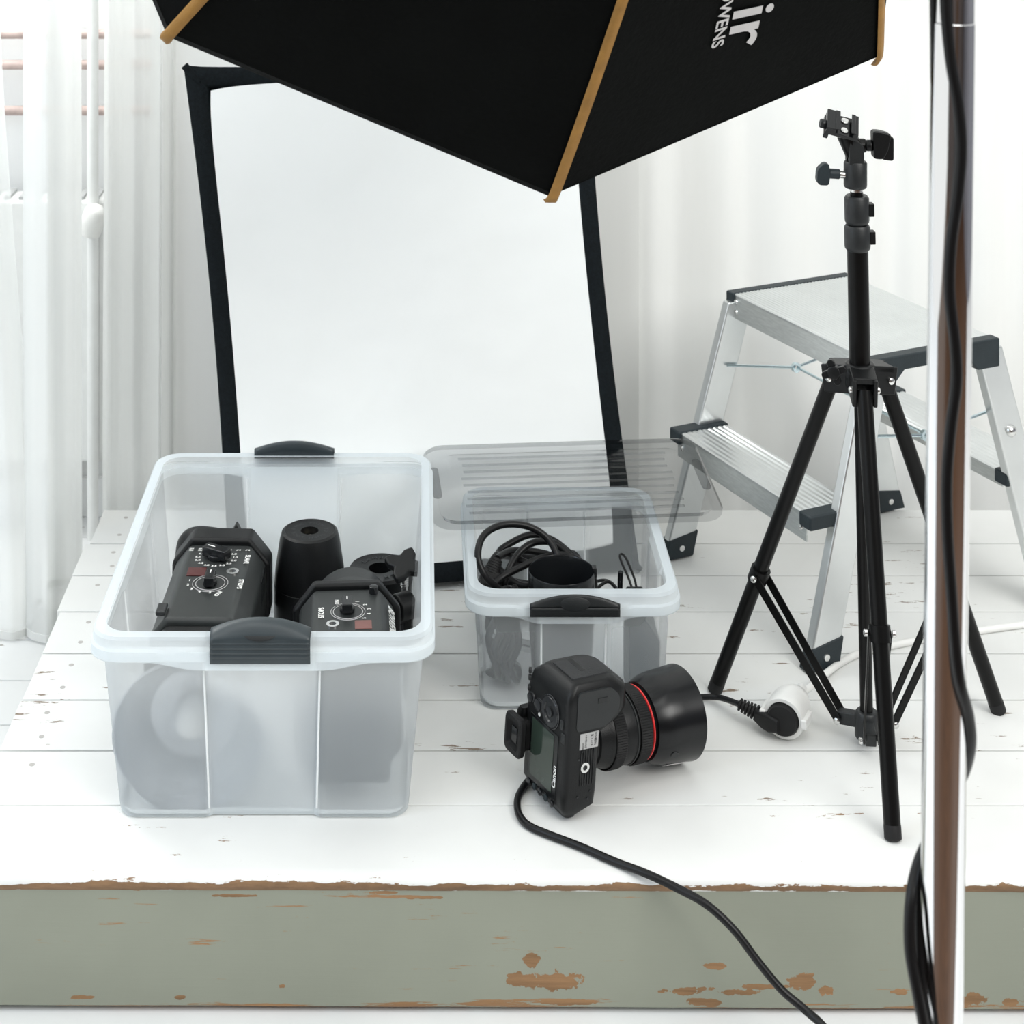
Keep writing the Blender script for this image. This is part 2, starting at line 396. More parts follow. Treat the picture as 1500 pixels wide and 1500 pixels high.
for k in range(41):
    x = DX + .004 + (1.9-DX)*k/40
    y0 = 1.896 - .009*k/40
    zb = -.1435 - .0035*k/40 + rnd.uniform(-.0004, .0004)
    rs.append([(x, y0, -.016), (x, y0, zb+.002), (x, y0+.002, zb), (x, y0+.02, zb), (x, y0+.02, -.016)])
m.rings(rs); m.build('front_board', M_['sage'], pf, sharp=30)
m = MB(); m.box((DX+.012, 2.36, -.084), (.018, .86, .117)); m.build('side_board', M_['sage'], pf, bevel=.002)
m = MB()
for x in (-.49, .3, 1.0, 1.7):
    for y in (1.95, 2.72): m = MB(); m.box((x, y, -.0875), (.05, .05, .124)); m.build('foot_block', M_['parquet'], pf)
m = MB()
for i in range(1, 8):
    for y in (ys[i]+.03, ys[i+1]-.03):
        if rnd.random() < .7: m = MB(); m.lathe([(.0035, 0), (.0035, .0004), (.002, .0003)], frame((DX+.045+rnd.uniform(-.006, .006), y, -.0001), (0, 0, 1)), 12); m.build('nail_head', M_['nail'], pf)

# curtains -----------------------------------------------------------------
def curtain(name, path, z0, z1, m_, label, top_scale=1.0, top_shift=(0, 0), sub=10, hem=True, group=None, ripple=.0):
    P = spline([Vector((x, y, 0)) for x, y in path], sub)
    rows = 36; rs = []
    cx = sum(p.x for p in P)/len(P)
    rg = random.Random(len(P))
    ph = [rg.uniform(0, 6.28) for _ in range(4)]
    for k in range(rows+1):
        t = k/rows; z = z0 + (z1-z0)*t
        tt = smooth01(0, .55, t)
        row = []
        for i, p in enumerate(P):
            u = i/len(P)
            x = cx + (p.x-cx)*(1+(top_scale-1)*tt) + top_shift[0]*tt
            y = p.y + top_shift[1]*tt + ripple*(math.sin(u*43+ph[0]+t*1.3)*.5+math.sin(u*97+ph[1]-t*2.1)*.3+math.sin(u*19+ph[2]+t*.8)*.6)
            row.append((x, y, z))
        rs.append(row)
    m = MB(); m.rings(rs, False, False, closed=False)
    o = m.build(name, m_, sharp=80)
    if hem:
        h = MB()
        q = [Vector(r) for r in rs[0]]
        pts = [v for v in q]
        n = len(pts); vs = []
        for v in pts: vs += [(v.x, v.y-.0012, z0), (v.x, v.y-.0012, z0+.012), (v.x, v.y+.0012, z0+.012), (v.x, v.y+.0012, z0)]
        h.rings([vs[i*4:i*4+4] for i in range(n)])
        h.build('hem', M_['curtain'], o)
    tag(o, label, 'curtain', group); return o
def pth(lst): return [((px-VX)*d/F, d) for px, d in lst]
def zat(py, d): return CH-(py-VY)*d/F
curtain('sheer_curtain', pth([(-330, 2.72), (-280, 2.70), (-220, 2.75), (-150, 2.70), (-90, 2.71), (-50, 2.75), (-30, 2.74), (0, 2.69), (30, 2.69), (47, 2.72), (50, 2.76)]), FLOOR+.004, 1.9, M_['sheer'],
        'white sheer curtain at the far left edge, its folded hem on the floor', .92, (-.055, .03), ripple=.002)
curtain('sheer_curtain', pth([(62, 2.80), (42, 2.76), (34, 2.72), (44, 2.69), (66, 2.675), (80, 2.69), (84, 2.74), (96, 2.80), (112, 2.82), (120, 2.835), (116, 2.85), (95, 2.86), (70, 2.85)]), FLOOR+.004, 1.9, M_['sheer'],
        'white sheer curtain beside the platform with a rounded hem fold near the floor', 1.0, (-.005, .02), ripple=.002)
curtain('sheer_curtain', pth([(190, 2.90), (165, 2.885), (150, 2.86), (158, 2.835), (172, 2.85), (196, 2.84), (212, 2.86), (232, 2.842), (236, 2.87)]), FLOOR+.004, 1.9, M_['sheer'],
        'white sheer curtain strip hanging right of the round radiator valve', 1.0, (.0, .02), ripple=.002)
def folded(x0, x1, y, amp, n, seed):
    rg = random.Random(seed); out = []
    for i in range(n+1):
        x = x0+(x1-x0)*i/n
        out.append((x+rg.uniform(-.25, .25)*(x1-x0)/n, y+(amp if i % 2 else -amp)*rg.uniform(.3, 1)))
    return out
curtain('curtain', pth([(222, 2.90), (250, 2.885), (253, 2.90)])+folded(-.40, .35, 2.905, .006, 10, 5), FLOOR+.004, 1.9, M_['curtain'],
        'white curtain hanging behind the big rectangular softbox', 1.0, (0, 0), hem=True, ripple=.003)
curtain('curtain', folded(.27, 1.75, 2.92, .012, 26, 11), FLOOR+.004, 1.9, M_['curtain'],
        'white curtain in soft folds behind the aluminium step stool', 1.0, (0, 0), hem=True, ripple=.003)

# radiator ------------------------------------------------------------------
rad = tag(empty('radiator', (-.75, 3.08, FLOOR)), 'white panel radiator with slotted top grille on the wall behind the sheer curtains', 'radiator')
m = MB(); m.box((-.1, 0, .36), (.60, .07, .46)); m.build('panel', M_['white_enamel'], rad, bevel=.008)
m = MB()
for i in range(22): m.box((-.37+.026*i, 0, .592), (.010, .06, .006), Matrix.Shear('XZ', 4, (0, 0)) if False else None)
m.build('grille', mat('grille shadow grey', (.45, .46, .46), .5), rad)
m = MB()
for x in (-.3, .1): m = MB(); m.box((x, .02, .065), (.03, .03, .13)); m.build('bracket', M_['white_enamel'], rad)
m = MB(); pv = at(136, 300, 3.04)
m.cyl((pv.x+.75, -.04, .0), (pv.x+.75, -.04, 1.3), .010)
m.build('riser_pipe', M_['white_enamel'], rad)
m = MB(); m.lathe([(.004, -.028), (.018, -.024), (.021, 0), (.018, .02), (.012, .027), (.004, .029)], frame((pv.x+.755, -.065, at(136, 320, 3.03).z-FLOOR), (.25, -.2, 1)))
m.build('thermostat_valve', M_['white_plastic'], rad)
for py in (50, 95, 162):
    z = zat(py, 3.1)
    m = MB(); m.cyl((-1.6, 3.10, z), ((250-VX)*3.1/F, 3.10, z), .0085)
    tag(m.build('heating_pipe', M_['copper']), {50: 'topmost of three dull copper pipes running along the wall at left', 95: 'middle one of three dull copper pipes running along the wall at left', 162: 'lowest of three dull copper pipes running along the wall, nearest the radiator'}[py], 'pipe', 'copper pipes behind the sheer curtains')

# ------------------------------------------------------------------ rectangular softbox leaning at the back
BLc, BRc = onz(338, 886, .004), onz(937, 836, .004)
TLc, TRc = at(270, 96, 2.66), at(857, 42, 2.75)
def quad(u, v): return BLc*(1-u)*(1-v)+BRc*u*(1-v)+TLc*(1-u)*v+TRc*u*v
nq = (BRc-BLc).cross(TLc-BLc).normalized()          # points towards the camera
if nq.y > 0: nq = -nq
sb = tag(empty('softbox', BLc), 'rectangular softbox with white front and black felt edge leaning by the curtain', 'softbox')
def loc(p): return Vector(p)-BLc
def bow(u, v):   # the edges sag between the corner rods
    p = quad(u, v)
    p = p + (quad(.5, v)-p)*(.035*max(0, math.sin(math.pi*v)))*(abs(u-.5)*2)**2 + (quad(u, .5)-p)*(.05*max(0, math.sin(math.pi*u))**.7)*(abs(v-.5)*2)**2*(1 if v > .5 else .35)
    return p
n = 24
def loop(k, off, fr=0.0):
    pts = []
    def mp(u, v): return bow(fr+(1-2*fr)*u, fr*.78+(1-2*fr*.78)*v)
    for i in range(n): pts.append(mp(i/n, 0))
    for i in range(n): pts.append(mp(1, i/n))
    for i in range(n): pts.append(mp(1-i/n, 1))
    for i in range(n): pts.append(mp(0, 1-i/n))
    return [loc(p)+nq*off for p in pts]
m = MB(); m.rings([loop(0, -.03, .0), loop(0, 0.0, -.001), loop(0, .002, .012), loop(0, -.004, .047), loop(0, -.012, .055)], False, False)
m.build('felt_edge', M_['felt'], sb, sharp=60)
m = MB()
G = 30; rows = []
for j in range(G+1):
    row = []
    for i in range(G+1):
        u, v = i/G, j/G
        # rounded corners of the white cloth
        cu, cv = (u-.5)*2, (v-.5)*2
        k = 1-.028*(abs(cu)*abs(cv))**6
        fr = .044
        p = bow(fr+(1-2*fr)*(.5+cu*k/2), fr*.8+(1-2*fr*.8)*(.5+cv*k/2))
        b = (1-cu**4)*(1-cv**4)
        row.append(loc(p)+nq*(-.0035-.006*b+.0015*math.sin(u*9+v*4)*b))
    rows.append(row)
m.rings(rows, False, False, closed=False); m.build('diffuser', M_['diffuser'], sb, sharp=80)
m = MB()
back = loc(quad(.5, .5))-nq*.14
lp = loop(0, -.029, .0)
rs = []
for t in (0, .3, .6, .85):
    rs.append([p*(1-t)+back*t - nq*(.03*math.sin(math.pi*t)) for p in lp])
m.rings(rs, False, True); m.build('shell', M_['felt'], sb, sharp=60)
for c in ((0, 0), (1, 0), (0, 1), (1, 1)):
    m = MB(); p = loc(bow(*c)); q = loc(bow(*[.5+(a-.5)*.94 for a in c]))
    m.tube([q-nq*.004, p+nq*.001], .006, smooth=False); m.build('corner_pocket', M_['felt'], sb)

# ------------------------------------------------------------------ octagonal softbox overhead
V1, V2, V3 = Vector((-.2505, 1.727, .944)), Vector((.1353, 1.797, .767)), Vector((.527, 2.016, .871))
on = (V2-V1).cross(V3-V2).normalized()
if on.y > 0: on = -on
bis = ((V1-V2).normalized()+(V3-V2).normalized()).normalized()
e1 = bis.cross(on).normalized()
if e1.x < 0: e1 = -e1
RO = ((V1-V2).length+(V3-V2).length)/2/.7654
OC = V2+bis*RO
apex = OC+on*.60
ob = tag(empty('octagonal_softbox', apex), 'black octagonal softbox with ochre seams hanging over the platform, seen from behind', 'softbox')
def rim(k):
    if k % 8 == 0: return V2
    if k % 8 == 7: return V1
    if k % 8 == 1: return V3
    a = R(-90+45*k); return OC+(e1*math.cos(a)+bis*math.sin(a))*RO
def ribpt(k, t):
    p = rim(k); q = apex+(p-OC).normalized()*.08
    return p*(1-t)+q*t + ((p-OC).normalized()*.6+on*.4)*(.024*max(0, math.sin(math.pi*t**.9)))
def panelpt(k, s, t):
    a, b = ribpt(k, t), ribpt(k+1, t)
    p = a*(1-s)+b*s
    mid = (a+b)/2
    sag = (mid-(OC+on*((mid-OC).dot(on)))).normalized()
    return p - sag*(.012*math.sin(math.pi*s)*math.sin(math.pi*min(1, t*1.1)))
m = MB()
pan_bm = bmesh.new()
for k in range(8):
    rows = [[panelpt(k, i/14, j/20)-apex for i in range(15)] for j in range(21)]
    m.rings(rows, False, False, closed=False)
bmesh.ops.remove_doubles(m.bm, verts=m.bm.verts, dist=.0005)
bvh = BVHTree.FromBMesh(m.bm)
m.build('canopy', M_['octa_cloth'], ob, sharp=25)
for k in range(8):
    m = MB()
    out = (rim(k)-OC).normalized()
    pts = [rim(k)-on*.014+out*.004-apex]+[ribpt(k, t/14)-apex+out*.002 for t in range(0, 15)]
    P = spline(pts, 4); rs = []
    side = on.cross(out).normalized()
    for i, p in enumerate(P):
        w = .0062 if i > 3 else .0068
        rs.append([p-side*w-out*.001, p-side*w*.7+out*.0028, p+side*w*.7+out*.0028, p+side*w-out*.001])
    m.rings(rs); m.build('seam_binding', M_['ochre'], ob, sharp=70)
m = MB(); rs = [[rim(k)*(1-f)+OC*f-on*.012-apex for k in range(8)] for f in (.035, .99)]
m.rings(rs, False, True); m.build('diffuser', M_['diffuser'], ob)
for k in range(8):
    m = MB(); a, b = rim(k)-apex, rim(k+1)-apex
    ii = -on*.014; inn = ((rim(k)+rim(k+1))/2-OC).normalized()
    m.rings([[a+inn*.001, a+ii, a+ii-inn*.02, a-inn*.02], [b+inn*.001, b+ii, b+ii-inn*.02, b-inn*.02]]); m.build('rim_binding', M_['octa_cloth'], ob)
m = MB(); m.lathe([(.085, -.01), (.085, .02), (.06, .025), (.06, -.01)], frame((0, 0, 0), on)); m.build('speed_ring', M_['black_metal'], ob)
# lettering on the panel between the seam and the right corner
def on_panel(px, py):
    o = Vector((0, 0, CH)); d = (at(px, py, 2)-o).normalized()
    h = bvh.ray_cast(o-apex, d, 6); return h[0], h[1]
def panel_text(s, size, p0, p1, pup, shear, name, bold=0.0, xs=1.0):
    a, nn = on_panel(*p0); b, _ = on_panel(*p1); c, _ = on_panel(*pup)
    u = (b-a).normalized(); w = (c-a); w = (w-u*w.dot(u)).normalized(); z = u.cross(w)
    me = text_mesh(s, size, 0.0, shear, 'RIGHT', bold)
    mm = MB(); o = Vector((0, 0, CH))-apex
    M = Matrix((u*xs, w, z)).transposed().to_4x4(); M.translation = b
    mm.mesh(me, M)
    bmesh.ops.subdivide_edges(mm.bm, edges=mm.bm.edges, cuts=1)
    for v in mm.bm.verts:
        h = bvh.find_nearest(v.co)
        if h[0] is not None:
            nrm = h[1] if h[1].dot(o-v.co) > 0 else -h[1]
            v.co = h[0]+nrm*.0025
    return mm.build(name, M_['grey_ink'], ob, flat=True)
panel_text('BOWENS', .0235, (1062, 0), (1047, 68), (1080, 5), 0.0, 'small_lettering', .0005, .9)
panel_text('ir', .088, (1106, -14), (1090, 61), (1130, -8), .12, 'large_lettering', .0012, 1.0)

# ------------------------------------------------------------------ chrome stand in the foreground, right
PD = 1.30
def pole_at(z): return Vector((.3830+.0128*(z-.0), PD, z))
ps = tag(empty('chrome_light_stand', pole_at(FLOOR)), 'tall chrome light stand pole in the right foreground, blurred and close to the lens', 'stand')
PB = pole_at(FLOOR)
def pl(p): return Vector(p)-PB
zj = zat(33, PD)
m = MB(); m.lathe([(.0160, 0), (.0160, (pole_at(zj)-pole_at(-.05)).length), (.0150, (pole_at(zj)-pole_at(-.05)).length+.0008)], frame(pl(pole_at(-.05)), pole_at(1)-pole_at(0)), 48); m.build('lower_tube', M_['chrome'], ps)
m = MB(); m.cyl(pl(pole_at(zj+.0008)), pl(pole_at(1.60)), .0154, seg=48); m.build('upper_tube', M_['chrome'], ps)
m = MB(); m.cyl(pl(pole_at(.10)), pl(pole_at(.17)), .024); m.build('leg_collar', M_['black_plastic'], ps, bevel=.003)
for a in (-90, 30, 150):
    d = Vector((math.cos(R(a)), math.sin(R(a)), 0)); L = .40
    m = MB(); m.bar(pl(pole_at(.13))+d*.024, pl((PB.x, PB.y, FLOOR))+d*L+Vector((0, 0, .012)), .022, .008); m.build('leg', M_['chrome'], ps, bevel=.002)
    m = MB(); m.box((0, 0, .012), (.03, .03, .024), Matrix.Translation(d*L)); m.build('foot', M_['rubber'], ps, bevel=.004)
m = MB(); tp = pl(pole_at(1.58)); ap = apex-PB
m.cyl(tp-Vector((0, 0, .03)), tp+Vector((0, 0, .05)), .022); m.tube([tp+Vector((0, 0, .02)), (tp+ap)/2+Vector((0, -.0, .03)), ap+on*.05], .012); m.build('tilt_arm', M_['black_metal'], ps)
fl_ = tag(empty('flash_head', apex+on*.03), 'black flash head plugged into the back of the octagonal softbox above the frame', 'flash')
m = MB(); m.lathe([(.05, 0), (.06, .03), (.06, .22), (.05, .24)], frame((0, 0, 0), on)); m.build('body', M_['grey_body'], fl_)

cp = [(1362, -40, -.6), (1365, 60, -.5), (1366, 130, -.35), (1367, 185, .6)]
def pole_px(px, py, front):
    """point beside the pole; front>0 lies on the camera side"""
    d = PD-front*.0225
    return Vector(((px-VX)*d/F, d, zat(py, d)))
m = MB()
m.tube([pole_px(1381, -330, 1), pole_px(1379, -200, 1), pole_px(1383, -60, 1), pole_px(1386, 20, 1), pole_px(1393, 90, 1), pole_px(1403, 150, 1), pole_px(1408, 215, 1), pole_px(1403, 285, 1), pole_px(1393, 360, 1), pole_px(1391, 430, 1),
        pole_px(1399, 505, 1), pole_px(1401, 560, 1), pole_px(1393, 625, 1), pole_px(1387, 700, 1), pole_px(1388, 780, 1), pole_px(1394, 870, 1), pole_px(1399, 940, 1), pole_px(1406, 1000, .95), pole_px(1419, 1050, .5), pole_px(1421, 1095, .0),
        pole_px(1408, 1140, -.8), pole_px(1375, 1200, -1.0), pole_px(1345, 1265, -.6), pole_px(1334, 1320, 0), pole_px(1333, 1390, .4), pole_px(1345, 1460, .8), pole_px(1358, 1530, 1), pole_px(1372, 1640, 1), pole_px(1390, 1720, 1.3)], .0043, 12)
tag(m.build('cable', M_['cord']), 'thick black cable winding down around the chrome pole in the right foreground', 'cable')
m = MB()
m.tube([pole_px(1370, -330, -.1), pole_px(1367, -160, .1), pole_px(1368, -40, .1), pole_px(1369, 60, .0), pole_px(1370, 130, -.2), pole_px(1376, 185, -.7), pole_px(1392, 240, -1), pole_px(1400, 330, -1), pole_px(1392, 480, -1), pole_px(1390, 700, -1), pole_px(1392, 860, -.95), pole_px(1400, 960, -.75),
        pole_px(1412, 1020, -.35), pole_px(1414, 1070, .1), pole_px(1407, 1110, -.35), pole_px(1390, 1160, -.85), pole_px(1362, 1230, -1.1), pole_px(1348, 1300, -.4), pole_px(1347, 1380, .1), pole_px(1352, 1450, .5), pole_px(1366, 1530, .95), pole_px(1384, 1640, 1), pole_px(1402, 1720, 1.3)], .0034, 12)
tag(m.build('cable', M_['cord']), 'thinner black cable running mostly behind the chrome pole in the right foreground', 'cable')

# ------------------------------------------------------------------ storage boxes
TS = [-1, -.86, -.74, -.64, -.56, -.50, -.455, -.43, -.40, -.25, 0, .25, .40, .43, .455, .50, .56, .64, .74, .86]
def ring(w, d, r, z, rec=0.0, dip=0.0, cz=None):
    """rounded rectangle with the middle of every side set back by rec and the short sides dipping by dip"""
    out = []
    hx, hy = w/2-r, d/2-r
    def side(p0, p1, nrm, dips):
        for t in TS:
            u = (t+1)/2
            x = p0[0]+(p1[0]-p0[0])*u; y = p0[1]+(p1[1]-p0[1])*u
            k = rec*(1-smooth01(.40, .455, abs(t)))
            zz = z-(dip*(1-smooth01(.42, .80, abs(t))) if dips else 0)
            out.append((x-nrm[0]*k, y-nrm[1]*k, zz))
    def arc(cx, cy, a0):
        for i in range(0, 7):
            a = R(a0+90*i/7); out.append((cx+r*math.cos(a), cy+r*math.sin(a), z))
    side((-hx, -d/2), (hx, -d/2), (0, -1), True); arc(hx, -hy, -90)
    side((w/2, -hy), (w/2, hy), (1, 0), False); arc(hx, hy, 0)
    side((hx, d/2), (-hx, d/2), (0, 1), True); arc(-hx, hy, 90)
    side((-w/2, hy), (-w/2, -hy), (-1, 0), False); arc(-hx, -hy, 180)
    return out
def storage_box(x0, x1, y0, y1, h, bw, bd, hw, label, m_, hl, ends=(-1, 1), lo=-.0265, zr=0.0, a0=.006, sl=.016):
    w, d = x1-x0, y1-y0
    root = tag(empty('storage_box', ((x0+x1)/2, (y0+y1)/2, 0)), label, 'storage box')
    tw, td = w-.026, d-.030      # wall at the top, under the flange
    t = .0022
    r0 = .022
    m = MB()
    rs = [ring(bw-.012, bd-.012, r0, .0005, .005), ring(bw-.002, bd-.002, r0, .002, .005), ring(bw, bd, r0, .007, .005),
          ring(tw, td, r0+.006, h-.030, .005), ring(tw+.001, td+.001, r0+.006, h-.016, .0),
          ring(w-.003, d-.003, .034, h-.016, 0, .0), ring(w-.003, d-.003, .034, h-.0265, 0, .009), ring(w, d, .035, h-.0265, 0, .009), ring(w, d, .035, h-.015, 0, .007),
          ring(w-.005, d-.005, .034, h-.0125, 0, .004), ring(w-.0055, d-.0055, .034, h-.003), ring(w-.010, d-.010, .034, h),
          ring(tw-.006, td-.006, r0+.006, h), ring(tw-2*t-.004, td-2*t-.004, r0+.005, h-.004), ring(tw-2*t-.004, td-2*t-.004, r0+.005, h-.03, .005),
          ring(bw-2*t, bd-2*t, r0-.001, .010, .005), ring(bw-.012, bd-.012, r0-.003, .0028, .005)]
    m.rings(rs)
    tub = m.build('tub', m_, root, sharp=32)
    tub.data.materials.append(M_['frost_inner']); tub.data.materials.append(M_['frost_floor'])
    nr = len(rs[0])
    for p in tub.data.polygons:
        if nr*12 <= p.index < nr*(len(rs)-1) : p.material_index = 1
        if p.index == len(tub.data.polygons)-1 or nr*(len(rs)-2) <= p.index < nr*(len(rs)-1): p.material_index = 2
    for sy in (-1, 1):
        for sx in (-1, 1):
            g = MB(); xa, xb = .425*(bw/2-r0), .425*(tw/2-r0-.006)
            g.tube([(sx*xa, sy*(bd/2-.0022), .012), (sx*xb, sy*(td/2-.0022), h-.031)], .0013, 8, False); g.build('corner_rib', M_['frost_floor'], root)
    for sgn in ends:
        g = MB(); rows = []
        U = 28
        prof = []
        for k in range(17): prof.append((0, k/16))
        for i in range(U+1):
            u = -1+2*i/U; x = u*hw/2; arch = a0+.012*(1-u*u)
            row = []
            for k in range(25):               # ribbed lower part
                v = k/24; z = h+lo+(zr-lo)*v
                yy = -.0045-.0010*(1 if (int(v*10) % 2) else 0)*(1 if .22 < v < .95 else 0)
                if v < .05: yy = -.002
                row.append((x, yy, z))
            for k in range(1, 9):
                v = k/8; row.append((x, -.0048+sl*v**1.3, h+zr+.0005+(arch)*math.sin(v*math.pi/2)))
            row.append((x, sl-.003, h+zr+.0005+arch-.002)); row.append((x, sl-.003, h+zr-.004))
            rows.append([(p[0], (sgn*(d/2)+p[1]) if sgn < 0 else d/2-p[1], p[2]) for p in row])
        g.rings(rows, False, False, closed=False)
        hd = g.build('handle', hl, root, sharp=50, solid=.0022)
        q = MB(); zc = h+.009
        pts = []
        q.lathe([(.0001, .0002), (.014, .0002), (.0145, .0), (.014, -.001)], Matrix.Translation((0, sgn*(d/2+.0022 if zr == 0 else d/2+.0062), h+.0075 if zr == 0 else h-.0075)) @ Matrix.Rotation(sgn*R(-0) + R(48 if zr == 0 else 80)*(1 if sgn < 0 else -1), 4, 'X') @ Matrix.Diagonal((1.3, .55, 1, 1)))
        q.build('thumb_dimple', M_['dark_grey'], hd)
    return root
box1 = storage_box(-.381, .0135, 1.963, 2.491, .222, .334, .466, .113,
    'large frosted storage box at left holding flash heads', M_['frost'], mat('slate grey clip', (.032, .043, .049), .38))
box2 = storage_box(.0535, .3285, 2.193, 2.523, .160, .236, .276, .113,
    'smaller frosted storage box in the middle filled with coiled black cables', M_['frost_clear'], M_['dark_grey'], (-1,), -.025, -.013, .002, .003)

# smoky lid lying over the back of the small box ------------------------------
lid = empty('lid', (0.2075, 2.476, .1815)); lid.rotation_euler = (R(8), 0, R(4.5))
tag(lid, 'smoky clear ribbed lid lying across the back of the small storage box', 'lid')
LW, LD = .405, .205
def rr(w, d, r, z, n=7):
    out = []
    for cx, cy, a0 in ((w/2-r, -d/2+r, -90), (w/2-r, d/2-r, 0), (-w/2+r, d/2-r, 90), (-w/2+r, -d/2+r, 180)):
        for i in range(n):
            a = R(a0+90*i/(n-1)); out.append((cx+r*math.cos(a), cy+r*math.sin(a), z))
    return out
m = MB()
m.rings([rr(LW, LD, .03, .0), rr(LW, LD, .03, .006), rr(LW-.004, LD-.004, .029, .008), rr(LW-.022, LD-.018, .026, .008), rr(LW-.028, LD-.024, .024, .001), rr(LW-.050, LD-.036, .02, .001), rr(LW-.058, LD-.042, .018, .004)], False, True)
m.build('lid_plate', M_['smoke'], lid, sharp=45)
m = MB()
for i in range(9):
    y = -.070+.0172*i; hl2 = (LW-.105)/2 + .010*math.sin(i*1.7)*.3
    m.rings([[(x, y-.0028, .0042), (x, y-.0012, .0056), (x, y+.0012, .0056), (x, y+.0028, .0042)] for x in (-hl2, hl2)])
m.build('rib', M_['smoke_rib'], lid, sharp=60)
for sx in (-1, 1):
    m = MB()
    m.rings([rr(.012, .075, .006, .0095), rr(.012, .075, .006, .0125), rr(.006, .066, .003, .0135)], True, True, Matrix.Translation((sx*(LW/2-.012), 0, -.002)))
    m.build('clip_ledge', M_['smoke'], lid)

# ------------------------------------------------------------------ flash heads in the large box
def octa(w, h, ct, cb, z0):
    return [(-w/2+ct, z0+h), (w/2-ct, z0+h), (w/2, z0+h-ct*1.25), (w/2, z0+cb*1.25), (w/2-cb, z0), (-w/2+cb, z0), (-w/2, z0+cb*1.25), (-w/2, z0+h-ct*1.25)]
def knob_bar(parent, x, y, z, L, w, hgt, ang, m_=None):
    M = Matrix.Translation((x, y, z)) @ Matrix.Rotation(ang, 4, 'Z')
    k = MB(); k.lathe([(w*.75, 0), (w*.72, hgt*.45)], M, 20); k.box((0, 0, hgt*.6), (w, L, hgt*.9), M)
    o = k.build('knob', m_ or M_['black_gloss'], parent, bevel=.0012)
    q = MB(); q.box((0, L*.22, hgt*1.055), (w*.12, L*.3, .0004), M); q.build('pointer_mark', M_['white_ink'], o)
    return o
def ink(parent, items, z, name, rot=0, m_=None):
    """small printed marks lying on a panel: (text, x, y, size, rotation)"""
    g = MB()
    for s, x, y, size, a in items:
        me = text_mesh(s, size, 0.0, 0, 'CENTER', size*.03)
        g.mesh(me, Matrix.Translation((x, y, z)) @ Matrix.Rotation(R(a), 4, 'Z'))
    return g.build(name, m_ or M_['white_ink'], parent, flat=True)
def ringlet(parent, x, y, z, r0, r1, name, m_, hgt=.0006):
    g = MB(); g.lathe([(r0, 0), (r0, hgt), (r1, hgt), (r1, 0)], Matrix.Translation((x, y, z)), 32, False, False); return g.build(name, m_, parent)

# first head: at left, panel up, dish towards the front wall
h1 = tag(empty('flash_head', (-.270, 2.20, 0), R(-1.5)), 'black studio flash head at left in the large box, dark red window between two dials', 'flash', 'flash heads in the large box')
ZT = .176
m = MB(); m.prism(octa(.120, .120, .020, .026, ZT-.120), -.098, .102); m.build('body', M_['grey_body'], h1, bevel=.006, seg=3)
m = MB(); m.prism(octa(.130, .140, .026, .030, ZT-.132), .098, .135); m.build('rear_collar', M_['black_plastic'], h1, bevel=.005, seg=3)
m = MB(); m.prism(octa(.124, .124, .024, .028, ZT-.131), -.122, -.094); m.build('front_collar', M_['black_plastic'], h1, bevel=.008, seg=3)
m = MB(); m.lathe([(.046, 0), (.050, .01), (.056, .02), (.0862, .068), (.088, .070), (.088, .073), (.086, .0735), (.082, .066), (.052, .022), (.030, .018), (.004, .018)], frame((.004, -.122, .0885), (0, -1, 0)), 56, True, True)
rf = m.build('reflector_dish', M_['silver'], h1)
m = MB(); m.lathe([(.020, .018), (.022, .03), (.020, .045), (.012, .055), (.002, .058)], frame((.004, -.122, .0885), (0, -1, 0)), 24); m.build('flash_tube_dome', M_['white_plastic'], rf)
m = MB(); m.tube([(-.047, .150, .04), (-.050, .152, .10), (-.050, .152, .145), (-.040, .150, .1575), (-.015, .146, .158)], .0185, 16); m.build('grip_handle', M_['black_plastic'], h1)
m = MB()
star = []
for i in range(10):
    a = 2*math.pi*i/10+.3; r = .028 if i % 2 == 0 else .015; star.append((r*math.cos(a), r*math.sin(a)))
m.prism([(p[0]*.85+.014, p[1]*.85+.160) for p in star], .142, .158); m.build('star_knob', M_['black_plastic'], h1, bevel=.003)
knob_bar(h1, .000, .060, ZT, .036, .015, .014, R(62))
knob_bar(h1, .002, -.010, ZT, .026, .012, .013, R(0))
ringlet(h1, .002, -.008, ZT, .018, .0186, 'dial_ring', M_['grey_ink']); ringlet(h1, .002, -.008, ZT, .022, .0225, 'dial_ring', M_['grey_ink'])
ringlet(h1, .026, .022, ZT, .0042, .0080, 'jack_socket', M_['steel'], .002)
m = MB(); m.box((-.020, .022, ZT+.0003), (.023, .022, .0012)); m.build('display_window', M_['red_win'], h1)
m = MB(); m.box((-.047, -.078, ZT+.001), (.012, .024, .006)); m.build('rocker_switch', M_['dark_grey'], h1, bevel=.002)
its = [('1/1', -.036+.012*i, .083, .0075, 90) for i in range(3)]+[('2', .014+.012*i, .083, .0075, 90) for i in range(3)]
its += [('SLAVE', .040, .057, .0088, -90), ('STOPS', .040, -.010, .0088, -90)]
for i, s in enumerate('6.0 5.5 5.0 4.5 4.0 3.5 3.0 2.5 2.0 1.5 1.0'.split()):
    a = R(150+i*24); its.append((s, .0245*math.cos(a), .060+.0225*math.sin(a), .006, 0))
for i, s in enumerate('1 2 3 4 5'.split()):
    a = R(165+i*28); its.append((s, .002+.028*math.cos(a), -.008+.025*math.sin(a), .0065, 0))
its.append(('ON', .016, -.036, .008, 70))
ink(h1, its, ZT+.0007, 'panel_print')
m = MB()
for i in range(8): m.box((.0, .050+.0055*i, 0), (.001, .0022, .030), Matrix.Translation((.0595, 0, ZT-.040)))
m.build('vent_slots', M_['black_gloss'], h1)

